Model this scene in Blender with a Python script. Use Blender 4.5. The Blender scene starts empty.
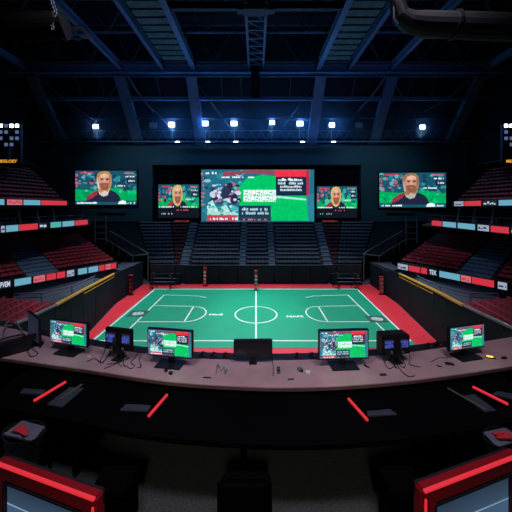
import bpy, bmesh, math, random
from mathutils import Vector, Matrix
random.seed(7)
SC = bpy.context.scene
COL = SC.collection
R = math.radians
F, CX, HY, H = 275.0, 256.0, 205.0, 11.6          # focal length in px, vanishing point, eye height

def P(px, py, Y):                                  # a point of the place from its pixel and its distance
    return Vector(((px-CX)*Y/F, Y, H-(py-HY)*Y/F))
def G(px, py, z):                                  # a point on the level z
    Y = (H-z)*F/(py-HY)
    return Vector(((px-CX)*Y/F, Y, z))

# ------------------------------------------------------------------ materials
MATS = {}
def srgb(r, g, b):
    f = lambda c: ((c/255+.055)/1.055)**2.4 if c > 10 else c/255/12.92
    return (f(r), f(g), f(b))
def mat(name, col, rough=.6, metal=0., var=.18, scale=6., bump=0., spec=.5):
    if name in MATS: return MATS[name]
    m = bpy.data.materials.new(name); m.use_nodes = True
    nt = m.node_tree; b = nt.nodes['Principled BSDF']
    b.inputs['Roughness'].default_value = rough; b.inputs['Metallic'].default_value = metal
    b.inputs['Specular IOR Level'].default_value = spec
    tc = nt.nodes.new('ShaderNodeTexCoord'); nz = nt.nodes.new('ShaderNodeTexNoise')
    nz.inputs['Scale'].default_value = scale; nz.inputs['Detail'].default_value = 4
    nt.links.new(tc.outputs['Object'], nz.inputs['Vector'])
    rp = nt.nodes.new('ShaderNodeValToRGB')
    rp.color_ramp.elements[0].position = .3; rp.color_ramp.elements[1].position = .7
    rp.color_ramp.elements[0].color = tuple(c*(1-var) for c in col)+(1,)
    rp.color_ramp.elements[1].color = tuple(min(1, c*(1+var)) for c in col)+(1,)
    nt.links.new(nz.outputs['Fac'], rp.inputs['Fac'])
    nt.links.new(rp.outputs['Color'], b.inputs['Base Color'])
    if bump:
        bp = nt.nodes.new('ShaderNodeBump'); bp.inputs['Strength'].default_value = bump
        nt.links.new(nz.outputs['Fac'], bp.inputs['Height']); nt.links.new(bp.outputs['Normal'], b.inputs['Normal'])
    MATS[name] = m; return m
def emat(name, col, s):
    if name in MATS: return MATS[name]
    m = bpy.data.materials.new(name); m.use_nodes = True
    b = m.node_tree.nodes['Principled BSDF']
    b.inputs['Base Color'].default_value = (.02, .02, .02, 1)
    b.inputs['Emission Color'].default_value = tuple(col)+(1,); b.inputs['Emission Strength'].default_value = s
    MATS[name] = m; return m
def picture_mat(name, s, speck=.35, scale=3.):
    m = bpy.data.materials.new(name); m.use_nodes = True
    nt = m.node_tree; b = nt.nodes['Principled BSDF']
    b.inputs['Base Color'].default_value = (.01, .01, .01, 1); b.inputs['Roughness'].default_value = .35
    at = nt.nodes.new('ShaderNodeAttribute'); at.attribute_name = 'Col'
    tc = nt.nodes.new('ShaderNodeTexCoord'); nz = nt.nodes.new('ShaderNodeTexNoise')
    nz.inputs['Scale'].default_value = scale; nz.inputs['Detail'].default_value = 3
    nt.links.new(tc.outputs['Object'], nz.inputs['Vector'])
    mr = nt.nodes.new('ShaderNodeMapRange')
    mr.inputs['From Min'].default_value = .3; mr.inputs['From Max'].default_value = .7
    mr.inputs['To Min'].default_value = 1-speck; mr.inputs['To Max'].default_value = 1+speck
    nt.links.new(nz.outputs['Fac'], mr.inputs['Value'])
    vm = nt.nodes.new('ShaderNodeVectorMath'); vm.operation = 'SCALE'
    nt.links.new(at.outputs['Color'], vm.inputs[0]); nt.links.new(mr.outputs['Result'], vm.inputs['Scale'])
    nt.links.new(vm.outputs['Vector'], b.inputs['Emission Color'])
    b.inputs['Emission Strength'].default_value = s
    return m

def build_mats():
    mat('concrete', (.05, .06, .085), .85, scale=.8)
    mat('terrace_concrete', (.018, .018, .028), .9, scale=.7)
    mat('aisle_concrete', (.12, .24, .34), .8, scale=.7)
    mat('stair_concrete', (.09, .14, .21), .8, scale=.7)
    mat('red_floor', srgb(222, 42, 58), .55, var=.05, scale=.5)
    mat('green_floor', srgb(2, 152, 114), .5, var=.06, scale=.4)
    mat('court_line', (.75, .85, .8), .6, var=.05)
    mat('emblem', (.45, .55, .52), .6, var=.6, scale=3)
    mat('emblem_dark', (.02, .10, .09), .6, var=.3, scale=3)
    mat('barrier', (.007, .017, .026), .7, scale=.6, spec=.15)
    mat('barrier_frame', (.008, .011, .014), .5)
    mat('gold_rail', (.85, .50, .07), .35, .3, var=.1)
    mat('grey_rail', (.25, .26, .30), .4, .5)
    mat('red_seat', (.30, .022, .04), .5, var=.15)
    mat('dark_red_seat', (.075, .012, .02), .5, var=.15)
    mat('dark_seat', (.048, .070, .108), .5, var=.15)
    mat('wall_teal', (.022, .085, .115), .7, var=.08, scale=.25)
    mat('wall_dark', (.006, .008, .013), .9, scale=.3, spec=.1)
    mat('recess', (.004, .007, .012), .9, spec=.08)
    mat('roof_deck', (.006, .008, .014), .9, scale=.3)
    mat('steel_blue', (.10, .15, .24), .5, .2, var=.12, scale=.6)
    mat('steel_dark', (.045, .06, .09), .55, .2, scale=.8)
    mat('grating', (.07, .11, .085), .7, var=.35, scale=1.5)
    mat('duct', (.004, .004, .006), .6)
    mat('black_metal', (.012, .012, .014), .45, .3)
    mat('black_plastic', (.010, .010, .012), .4, var=.1, scale=30)
    mat('black_surface', (.0012, .0012, .0014), .8, var=.2, scale=8, spec=.04)
    mat('grey_plastic', (.16, .16, .18), .5, scale=30)
    mat('blue_grey', (.03, .036, .052), .6, scale=20)
    mat('white_paint', (.75, .75, .75), .5, var=.05)
    mat('desk_wood', (.48, .29, .29), .5, var=.14, scale=3)
    mat('desk_edge', (.16, .085, .075), .5, var=.2, scale=5)
    mat('carpet', (.045, .048, .042), .95, var=.5, scale=60, bump=.3)
    mat('paper', (.10, .10, .13), .8)
    mat('red_frame', (.24, .006, .011), .3, var=.1)
    mat('red_pad', (.55, .03, .04), .5, var=.2, scale=3)
    mat('brown_metal', (.12, .085, .07), .5)
    mat('cable', (.012, .012, .014), .5)
    mat('cable_grey', (.22, .22, .26), .5)
    emat('flood_white', (.75, .90, 1.), 7)
    emat('small_lamp', (.7, .88, 1.), 9)
    emat('dim_lamp', (.32, .45, .9), .28)
    emat('strip_red', (1., .03, .05), .72)
    emat('led_red', (1., .05, .09), .62)
    emat('led_pink', (1., .25, .33), .55)
    emat('led_cyan', (.22, .62, .85), .62)
    emat('led_teal', (.12, .68, .66), .6)
    emat('led_pale', (.55, .62, .85), .6)
    emat('led_dark', (.02, .03, .06), .5)
    emat('led_white', (.75, .85, 1.), .75)
    emat('led_orange', (1., .42, .06), .9)
    emat('led_blue', (.08, .12, .75), .9)
    emat('glow_red', (1., .08, .10), .5)
    emat('amber', (1., .45, .06), 2.2)
build_mats()
M = MATS

# ------------------------------------------------------------------ mesh builder
class MB:
    def __init__(s): s.v = []; s.f = []; s.c = []
    def add(s, vs, fs, col=None):
        n = len(s.v); s.v += [tuple(v) for v in vs]
        for f in fs: s.f.append(tuple(i+n for i in f)); s.c.append(col)
        return s
    def hexa(s, a, b, c, d, e, f, g, h):           # bottom abcd, top efgh
        return s.add([a, b, c, d, e, f, g, h], [(3, 2, 1, 0), (4, 5, 6, 7), (0, 1, 5, 4), (1, 2, 6, 5), (2, 3, 7, 6), (3, 0, 4, 7)])
    def box(s, x0, x1, y0, y1, z0, z1):
        return s.hexa((x0,y0,z0),(x1,y0,z0),(x1,y1,z0),(x0,y1,z0),(x0,y0,z1),(x1,y0,z1),(x1,y1,z1),(x0,y1,z1))
    def bbox(s, x0, x1, y0, y1, z0, z1, b):        # box with chamfered edges
        bm = bmesh.new(); bmesh.ops.create_cube(bm, size=1)
        for v in bm.verts:
            v.co = ((x0+x1)/2+v.co.x*(x1-x0), (y0+y1)/2+v.co.y*(y1-y0), (z0+z1)/2+v.co.z*(z1-z0))
        bmesh.ops.bevel(bm, geom=bm.edges[:], offset=b, segments=2, affect='EDGES')
        bm.verts.index_update()
        s.add([v.co[:] for v in bm.verts], [[v.index for v in f.verts] for f in bm.faces]); bm.free(); return s
    def prism(s, pts, z0, z1):                     # polygon in plan
        n = len(pts)
        vs = [(p[0], p[1], z0) for p in pts]+[(p[0], p[1], z1) for p in pts]
        return s.add(vs, [tuple(range(n))[::-1], tuple(range(n, 2*n))]+[(i, (i+1) % n, n+(i+1) % n, n+i) for i in range(n)])
    def bar(s, p, q, w, h, up=(0, 0, 1)):          # rectangular bar from p to q
        p, q = Vector(p), Vector(q); d = (q-p).normalized(); u = Vector(up)
        if abs(d.dot(u)) > .98: u = Vector((1, 0, 0))
        sd = d.cross(u).normalized()*w/2; u2 = sd.cross(d).normalized()*h/2
        return s.hexa(p-sd-u2, p+sd-u2, q+sd-u2, q-sd-u2, p-sd+u2, p+sd+u2, q+sd+u2, q-sd+u2)
    def tube(s, pts, r, n=6):
        pts = [Vector(p) for p in pts]; rings = []
        for i, p in enumerate(pts):
            d = (pts[min(i+1, len(pts)-1)]-pts[max(i-1, 0)]).normalized()
            u = Vector((0, 0, 1)) if abs(d.z) < .9 else Vector((1, 0, 0))
            a = d.cross(u).normalized(); b = a.cross(d)
            rr = r[i] if isinstance(r, (list, tuple)) else r
            rings.append([p+(a*math.cos(2*math.pi*k/n)+b*math.sin(2*math.pi*k/n))*rr for k in range(n)])
        vs = [v for g in rings for v in g]; fs = []
        for i in range(len(pts)-1):
            for k in range(n):
                k2 = (k+1) % n
                fs.append((i*n+k, i*n+k2, (i+1)*n+k2, (i+1)*n+k))
        fs += [tuple(range(n))[::-1], tuple(range((len(pts)-1)*n, len(pts)*n))]
        return s.add(vs, fs)
    def poly(s, pts, col=None): return s.add(pts, [tuple(range(len(pts)))], col)
    def mesh(s, name, m):
        me = bpy.data.meshes.new(name); me.from_pydata(s.v, [], s.f)
        if any(c is not None for c in s.c):
            ca = me.color_attributes.new('Col', 'FLOAT_COLOR', 'CORNER')
            for p, c in zip(me.polygons, s.c):
                for li in p.loop_indices: ca.data[li].color = tuple(c or (0, 0, 0))+(1,)
        me.materials.append(m); me.update(); return me

def tag(o, label, cat, group=None, kind=None):
    if label: o['label'] = label
    if cat: o['category'] = cat
    if group: o['group'] = group
    if kind: o['kind'] = kind
    return o
def link(name, me, parent=None):
    o = bpy.data.objects.new(name, me); COL.objects.link(o)
    if parent:
        o.parent = parent
    return o
WORLD = {}
def thing(name, label, cat, loc=(0, 0, 0), rz=0, group=None, world=False):
    o = bpy.data.objects.new(name, None); COL.objects.link(o)
    o.empty_display_size = .1; o.location = loc; o.rotation_euler = (0, 0, rz)
    if world: WORLD[o.name] = Vector(loc)
    return tag(o, label, cat, group)
def part(name, mb, m, parent, label=None, smooth=False):
    me = mb.mesh(name, m); o = link(name, me, parent)
    if parent is not None and parent.name in WORLD and parent.type == 'EMPTY': o.location = -WORLD[parent.name]
    if label: o['label'] = label
    if smooth:
        for p in me.polygons: p.use_smooth = True
    return o
def single(name, mb, m, label, cat, group=None, smooth=False, kind=None):     # a thing of one mesh, origin at its foot
    me = mb.mesh(name, m); vs = [v.co for v in me.vertices]
    c = Vector(((min(v.x for v in vs)+max(v.x for v in vs))/2, (min(v.y for v in vs)+max(v.y for v in vs))/2, min(v.z for v in vs)))
    me.transform(Matrix.Translation(-c)); o = link(name, me); o.location = c
    if smooth:
        for p in me.polygons: p.use_smooth = True
    return tag(o, label, cat, group, kind)
def struct(name, mb, m, label=None, cat=None):
    return tag(link(name, mb.mesh(name, m)), label, cat, None, 'structure')
def copy_thing(root, loc, rz, label=None, group=None):
    c = root.copy(); COL.objects.link(c); c.location = loc; c.rotation_euler = (0, 0, rz)
    if label: c['label'] = label
    if group: c['group'] = group
    for ch in list(root.children):
        k = ch.copy(); COL.objects.link(k); k.parent = c
        for g in list(ch.children):
            q = g.copy(); COL.objects.link(q); q.parent = k
    return c
def text_mesh(body, size, m, name, parent, mtx, bold=.0, xs=1.):
    cu = bpy.data.curves.new(name, 'FONT'); cu.body = body; cu.size = size; cu.align_x = 'CENTER'; cu.align_y = 'CENTER'
    cu.offset = bold; cu.resolution_u = 2; cu.space_line = .85
    t = bpy.data.objects.new(name, cu); COL.objects.link(t)
    dg = bpy.context.evaluated_depsgraph_get(); dg.update()
    me = bpy.data.meshes.new_from_object(t.evaluated_get(dg))
    bpy.data.objects.remove(t); bpy.data.curves.remove(cu)
    me.transform(mtx @ Matrix.Diagonal((xs, 1, 1, 1))); me.materials.clear(); me.materials.append(m)
    o = link(name, me, parent)
    if parent is not None and parent.name in WORLD and parent.type == 'EMPTY': o.location = -WORLD[parent.name]
    return o
def smoothline(pts, k=6):
    pts = [Vector(p) for p in pts]; out = []
    for i in range(len(pts)-1):
        p0, p1, p2, p3 = pts[max(i-1, 0)], pts[i], pts[i+1], pts[min(i+2, len(pts)-1)]
        for j in range(k):
            t = j/k
            out.append(.5*((2*p1)+(-p0+p2)*t+(2*p0-5*p1+4*p2-p3)*t*t+(-p0+3*p1-3*p2+p3)*t**3))
    out.append(pts[-1]); return out

# ------------------------------------------------------------------ camera
cam = bpy.data.cameras.new('camera'); co = bpy.data.objects.new('camera', cam); COL.objects.link(co)
co.location = (0, 0, H); co.rotation_euler = (R(90), 0, 0)
cam.sensor_width = 36; cam.lens = F/512*36; cam.shift_y = -(256-HY)/512; cam.clip_end = 300; cam.clip_start = .05
SC.camera = co

# ------------------------------------------------------------------ arena floor and court
struct('floor', MB().box(-42, 42, 4, 58, -.4, 0), M['concrete'])
court = thing('sports_court', 'green indoor court with white lines and a red run-off border', 'court', (0, 30, 0), world=True)
part('red_surround', MB().prism([(-15.0, 19), (15.2, 19), (15.4, 24), (16.6, 32.5), (16.6, 40.1), (-16.4, 40.1), (-16.4, 32.5), (-14.95, 24)], 0, .03), M['red_floor'], court, 'red run-off border')
part('playing_surface', MB().prism([(-14.1, 22.2), (13.2, 22.2), (14.0, 38.1), (-14.1, 38.1)], .03, .05), M['green_floor'], court, 'green playing surface')
ln = MB(); W = .13; Z0, Z1 = .05, .058
def line(x0, y0, x1, y1, w=W): ln.bar((x0, y0, .054), (x1, y1, .054), w, .008)
def arc(cx, cy, r, a0, a1, n=28, ry=None, w=W):
    ry = ry or r
    ps = [(cx+r*math.cos(a0+(a1-a0)*i/n), cy+ry*math.sin(a0+(a1-a0)*i/n)) for i in range(n+1)]
    for p, q in zip(ps, ps[1:]): line(p[0], p[1], q[0], q[1], w)
line(-13.9, 37.7, 13.85, 37.7, .16); line(-13.9, 23.4, 13.15, 23.4, .16)
for s in (-1, 1):
    line(-13.9 if s < 0 else 13.15, 23.4, s*13.87, 37.7, .18)
    line(s*11.8, 23.4, s*11.8, 35.3, .16); line(s*11.8, 35.3, s*7.2, 34.9); line(s*7.2, 34.9, s*6.2, 34.3)
    line(s*11.8, 31.6, s*7.1, 31.3); line(s*11.8, 27.2, s*7.1, 27.2); line(s*7.1, 27.2, s*7.1, 31.3, .16)
    arc(s*7.1, 29.25, 1.75, -math.pi/2, math.pi/2, ry=2.05) if s < 0 else arc(s*7.1, 29.25, 1.75, math.pi/2, 3*math.pi/2, ry=2.05)
line(0, 23.4, 0, 37.7, .15); arc(0, 29.1, 2.2, 0, 2*math.pi, 48)
part('line_marking', ln, M['court_line'], court, 'white court lines')
for s, px, py in ((-1, 138, 313.5), (1, 377, 319)):
    c = G(px, py, .055); e = part('floor_emblem', MB().bbox(c.x-.95, c.x+.95, c.y-.8, c.y+.8, .05, .062, .004), M['emblem_dark'], court, 'dark emblem panel on the green floor')
    q = MB(); q.prism([(c.x+.62*math.cos(a*.524), c.y+.45*math.sin(a*.524)) for a in range(12)], .062, .066)
    k = part('emblem_mark', q, M['emblem'], e, 'pale mark in the emblem')
for body, px, py in (('Nadl', 216, 314.5), ('NAFS', 295, 316.5)):
    c = G(px, py, .06)
    text_mesh(body, .62, M['court_line'], 'floor_lettering', court, Matrix.Translation(c), .02, 1.2)

# ------------------------------------------------------------------ perimeter barriers
def side_barrier(s):
    side = 'left' if s < 0 else 'right'
    e = .0 if s < 0 else .45
    path = [(s*(16.5+e*.4), 40.2, 3.3), (s*(16.5+e*.4), 32, 3.6), (s*(15.05+e), 24, 4.2), (s*(14.2+e), 19.5, 4.5), (s*(13.4+e), 15.5, 4.95), (s*(12.3+e), 10.5, 5.5)]
    t = thing('perimeter_barrier', 'dark panelled barrier wall with gold top rail along the %s edge of the court' % side, 'barrier', path[2][:2]+(0,), world=True)
    n = [3, 3, 2, 2, 2]
    for i, (a, b) in enumerate(zip(path, path[1:])):
        A, B = Vector(a), Vector(b)
        for k in range(n[i]):
            p = A.lerp(B, (k+.006)/n[i]); q = A.lerp(B, (k+.994)/n[i]); o = Vector((s*.12, .02, 0)); zz = Vector((0, 0, 1))
            p0, q0 = Vector((p.x, p.y, 0)), Vector((q.x, q.y, 0)); t_ = Vector((0, 0, -.1))
            part('barrier_panel', MB().hexa(p0, q0, q0+o, p0+o, p+t_, q+t_, q+t_+o, p+t_+o), M['barrier'], t)
            part('barrier_post', MB().box(q.x-.03, q.x+.03, q.y-.03, q.y+.03, 0, q.z-.08), M['barrier_frame'], t)
    rail = lambda pts, dz, r: MB().tube([Vector(p)+Vector((s*.05, 0, dz)) for p in pts], r, 8)
    part('gold_rail', rail(path[1:4], -.02, .13), M['gold_rail'], t, 'gold top rail')
    part('lower_gold_rail', rail([Vector(p)+Vector((-s*.02, 0, 0)) for p in path[1:3]], -.36, .06), M['gold_rail'], t, 'thin gold rail under the top rail')
    part('grey_rail', rail(path[3:], -.02, .10), M['grey_rail'], t, 'grey end of the top rail')
    part('dark_rail', rail(path[:2], -.02, .08), M['barrier_frame'], t)
    return t
side_barrier(-1); side_barrier(1)
bb = thing('padded_barrier', 'row of dark crash pads behind the far end of the court', 'barrier', (0, 40.5, 0), world=True)
for k in range(8):
    x = -10.6+k*2.65
    part('crash_pad', MB().bbox(x+.04, x+2.61, 40.35, 40.65, 0, 2.62, .06), M['barrier'], bb)
part('top_cap', MB().box(-10.65, 10.65, 40.33, 40.7, 2.62, 2.70), M['barrier_frame'], bb)
for k, (px, py, Y, h, lab) in enumerate(((131, 294, 35.4, 2.45, 'red and black padded post by the left barrier'),
        (205, 286.5, 39.3, 2.5, 'red padded post before the dark crash pads'),
        (256, 293.5, 36.2 + 1.0, 2.6, 'red padded post at the far end of the halfway line'),
        (381.5, 295, 35.6, 2.2, 'red padded post by the right barrier'))):
    c = P(px, py, Y); x, y = c.x, c.y
    t = thing('padded_post', lab, 'post', (x, y, .03), group='padded posts round the court')
    part('base_plate', MB().bbox(-.32, .32, -.25, .25, 0, .08, .02), M['black_metal'], t)
    part('post_pad', MB().bbox(-.20, .20, -.18, .18, .08, h, .05), M['black_plastic'] if k == 0 else M['red_pad'], t)
    for i in range(4):
        if .62+i*.5 < h: part('post_graphic', MB().box(-.15, .15, -.195, -.185, .38+i*.5, .62+i*.5), M['red_pad'] if k == 0 else M['emblem'], t)
    part('post_cap', MB().bbox(-.24, .24, -.22, .22, h, h+.14, .04), M['red_pad'], t)

# ------------------------------------------------------------------ terraces and seats
SEATS = []           # (kind, location, facing)
def lerp2(a, b, t): return (a[0]+(b[0]-a[0])*t, a[1]+(b[1]-a[1])*t)
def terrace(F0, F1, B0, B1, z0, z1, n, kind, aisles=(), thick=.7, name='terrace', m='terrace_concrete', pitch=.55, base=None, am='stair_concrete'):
    mb = MB(); st = MB()
    for i in range(n):
        a0, a1 = lerp2(F0, B0, i/n), lerp2(F1, B1, i/n); b0, b1 = lerp2(F0, B0, (i+1)/n), lerp2(F1, B1, (i+1)/n)
        z = z0+(z1-z0)*i/(n-1 if n > 1 else 1)
        zb = z-thick if base is None else base
        mb.add([a0+(zb,), a1+(zb,), b1+(zb,), b0+(zb,), a0+(z,), a1+(z,), b1+(z,), b0+(z,)],
               [(0, 1, 2, 3), (4, 5, 6, 7), (0, 1, 5, 4), (1, 2, 6, 5), (2, 3, 7, 6), (3, 0, 4, 7)])
        for (u0, u1) in aisles:
            p, q, r, w = lerp2(a0, a1, u0), lerp2(a0, a1, u1), lerp2(b0, b1, u1), lerp2(b0, b1, u0)
            rise = (z1-z0)/(n-1)
            for h, (d0, d1) in ((.02, (0., .5)), (rise/2+.02, (.5, 1.))):
                P0, Q0, R0, W0 = lerp2(p, w, d0), lerp2(q, r, d0), lerp2(q, r, d1), lerp2(p, w, d1)
                st.hexa(P0+(z-.02,), Q0+(z-.02,), R0+(z-.02,), W0+(z-.02,), P0+(z+h,), Q0+(z+h,), R0+(z+h,), W0+(z+h,))
        c0, c1 = lerp2(a0, b0, .68), lerp2(a1, b1, .68)
        L = math.hypot(c1[0]-c0[0], c1[1]-c0[1]); k = int(L/pitch)
        fx, fy = lerp2(a0, a1, .5); gx, gy = lerp2(b0, b1, .5)
        ang = math.atan2(c1[1]-c0[1], c1[0]-c0[0])
        # seats face from back to front: local -Y is the front
        nx, ny = -math.sin(ang), math.cos(ang)
        if nx*(gx-fx)+ny*(gy-fy) < 0: ang += math.pi
        for j in range(k):
            u = (j+.5)/k
            if any(u0-.3*pitch/L < u < u1+.3*pitch/L for u0, u1 in aisles): continue
            x, y = lerp2(c0, c1, u); SEATS.append((kind, Vector((x, y, z)), ang))
    o = struct(name, mb, M[m])
    if aisles: struct('stairs', st, M[am])
    return o
def seat_mb(w=.52, hh=.52):
    s = MB()
    s.hexa((-w/2, -.22, .25), (w/2, -.22, .25), (w/2, .16, .23), (-w/2, .16, .23), (-w/2, -.24, .31), (w/2, -.24, .31), (w/2, .16, .28), (-w/2, .16, .28))
    s.hexa((-w/2, .12, .27), (w/2, .12, .27), (w/2, .19, .27), (-w/2, .19, .27), (-w*.46, .20, hh), (w*.46, .20, hh), (w*.46, .25, hh), (-w*.46, .25, hh))
    s.box(-.04, .04, .02, .14, 0, .25)
    return s
for s in (-1, 1):
    f = lambda x, y: (s*x, y)
    # lower bowl behind the barrier
    dy = 0
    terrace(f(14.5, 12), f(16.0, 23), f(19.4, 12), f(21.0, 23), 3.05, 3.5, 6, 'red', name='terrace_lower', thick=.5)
    # middle tier above the ribbon board
    if s < 0: a, b = (26.6, 22.4), (17.5, 34.4)
    else: a, b = (26.2, 21.2), (17.8, 34.2)
    terrace(f(*a), f(*b), f(a[0]+9.2, a[1]+6.9), f(b[0]+9.2, b[1]+6.9), 4.45, 6.9, 11, 'red', aisles=((.42, .60),), name='terrace_middle', am='aisle_concrete')
    # upper tier
    ye = 38.2 if s < 0 else 36.4
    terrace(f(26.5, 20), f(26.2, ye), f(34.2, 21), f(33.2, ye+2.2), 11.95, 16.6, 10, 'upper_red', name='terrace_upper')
    # gallery between the tiers
    struct('floor_gallery', MB().prism([f(25.3, 20), f(25.0, 27), f(22.2, 36.8), f(26, 41), f(36, 41), f(36, 20)], 8.75, 9.0), M['terrace_concrete'])
    # far corner blocks
    terrace(f(15.7, 40.9), f(12.1, 41), f(21.2, 49.6), f(15.6, 50), 2.7, 8.1, 12, 'dark', name='terrace_corner', base=0)
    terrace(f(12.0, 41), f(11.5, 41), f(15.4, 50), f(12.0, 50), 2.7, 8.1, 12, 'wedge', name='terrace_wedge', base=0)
terrace((-11.4, 41), (11.4, 41), (-11.9, 50), (11.9, 50), 2.7, 8.1, 12, 'dark', aisles=((.0, .055), (.39, .43), (.586, .626), (.945, 1.)), name='terrace_back', base=0)

# ------------------------------------------------------------------ ribbon boards
LET = 'FVEN AKTR SUBO'
def ribbon(label, a, b, za, zb, h, segs, word=None):
    a, b = Vector((a[0], a[1], za)), Vector((b[0], b[1], zb)); d = (b-a).normalized()
    nrm = Vector((d.y, -d.x, 0)).normalized()
    if nrm.dot(Vector((0, 24, za))-a) < 0: nrm = -nrm
    t = thing('ribbon_board', label, 'display board', a.lerp(b, .5), group='ribbon boards on the stands', world=True)
    U = Vector((0, 0, h/2)); bk = -nrm*.25
    part('housing', MB().hexa(a-U*1.25, b-U*1.25, b-U*1.25+bk, a-U*1.25+bk, a+U*1.25, b+U*1.25, b+U*1.25+bk, a+U*1.25+bk), M['black_metal'], t)
    for u0, u1, c in segs:
        p, q = a.lerp(b, u0), a.lerp(b, u1); o1, o2 = nrm*.005, nrm*.04
        sg = part('display_segment', MB().hexa(p-U+o1, q-U+o1, q-U+o2, p-U+o2, p+U+o1, q+U+o1, q+U+o2, p+U+o2), M['led_'+c], t)
        if c in ('dark', 'pink', 'pale'):
            rgt = (q-p).normalized(); up = Vector((0, 0, 1))
            if rgt.cross(up).dot(nrm) < 0: rgt = -rgt
            c0 = (p+q)/2+nrm*.045; L = (q-p).length
            mm = Matrix(((rgt.x, up.x, nrm.x, c0.x), (rgt.y, up.y, nrm.y, c0.y), (rgt.z, up.z, nrm.z, c0.z), (0, 0, 0, 1)))
            if c == 'dark' and word:
                tm = text_mesh(word, h*1.05, M['led_white'], 'segment_lettering', sg, mm, .02, min(2., .9*L/(len(word)*h*.66)))
            else:                                     # small unreadable marks
                q2 = MB(); u = -L*.42
                while u < L*.38:
                    w_ = random.uniform(.12, .34)*h*2; v0 = random.uniform(-.32, -.05)*h; v1 = v0+random.uniform(.15, .4)*h
                    o0 = c0+rgt*u; o1 = c0+rgt*min(u+w_, L*.42)
                    q2.hexa(o0+up*v0, o1+up*v0, o1+up*v0+nrm*.01, o0+up*v0+nrm*.01, o0+up*v1, o1+up*v1, o1+up*v1+nrm*.01, o0+up*v1+nrm*.01); u += w_*1.35
                tm = link('segment_marks', q2.mesh('segment_marks', M['led_white' if c == 'dark' else 'led_red' if c == 'pink' else 'led_dark']), sg)
            tm.location = (0, 0, 0)
    return t
def seg_px(a, b, spec, ex=None):                      # picture positions along the board -> fractions
    out = []
    for p0, p1, c in spec:
        fr = []
        for px in (p0, p1):
            k = (px-CX)/F
            # solve a+(b-a)u on the ray x = k*y
            dx, dy = b[0]-a[0], b[1]-a[1]
            fr.append((k*a[1]-a[0])/(dx-k*dy))
        fr.sort(); out.append((max(.0, fr[0]), min(1., fr[1]), c))
    return out
A, B = (-26.6, 22.4), (-17.35, 34.6)
ribbon('lowest ribbon board on the left stand, in front of the middle red seats', A, B, 4.05, 4.05, .66,
       [(.0, .18, 'red')]+seg_px(A, B, [(-1, 11, 'dark'), (14.5, 31, 'cyan'), (33.5, 45, 'pink'), (46.5, 56, 'red'), (57, 65, 'red'), (67, 74, 'pale'), (78, 87, 'cyan'), (88.5, 98, 'cyan'), (99, 104.5, 'red'), (105.5, 111, 'pink'), (111.5, 116, 'red')]), 'FVEM')
A, B = (26.2, 21.2), (17.65, 34.4)
ribbon('lowest ribbon board on the right stand, in front of the middle red seats', A, B, 4.0, 4.0, .66,
       [(.0, .2, 'cyan')]+seg_px(A, B, [(398, 408, 'pale'), (409, 420, 'red'), (421, 427, 'red'), (429, 437, 'dark'), (439.5, 460, 'cyan'), (461, 471, 'pink'), (472, 494, 'red'), (498, 507, 'pale')]), 'TEX')
A, B = (-25.3, 22), (-22.1, 36.9)
ribbon('middle ribbon board on the left stand, on the gallery edge', A, B, 9.25, 9.35, .62,
       seg_px(A, B, [(-14, -1, 'red'), (1, 4.5, 'pale'), (6, 18, 'cyan'), (19, 37.5, 'red'), (39, 46.5, 'dark'), (50.5, 61, 'teal'), (62.5, 74, 'cyan'), (75, 87.5, 'red')]))
A, B = (25.3, 22), (22.65, 35.4)
ribbon('middle ribbon board on the right stand, on the gallery edge', A, B, 9.05, 9.3, .62,
       seg_px(A, B, [(432, 442, 'red'), (443, 456, 'cyan'), (458, 475, 'cyan'), (478, 489, 'pale'), (491, 509, 'red'), (511, 525, 'dark')]))
A, B = (-26.4, 20), (-26.0, 38.4)
ribbon('top ribbon board on the left stand, under the upper red seats', A, B, 11.95, 11.85, .58,
       seg_px(A, B, [(-9, 4, 'cyan'), (7, 22, 'pink'), (23.5, 40, 'cyan'), (41, 66.5, 'red')]))
A, B = (26.4, 20), (26.0, 36.4)
ribbon('top ribbon board on the right stand, under the upper red seats', A, B, 11.95, 11.75, .58,
       seg_px(A, B, [(454.5, 463.5, 'pale'), (464.5, 481, 'red'), (483, 497, 'dark'), (499, 519, 'cyan')]))

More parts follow.
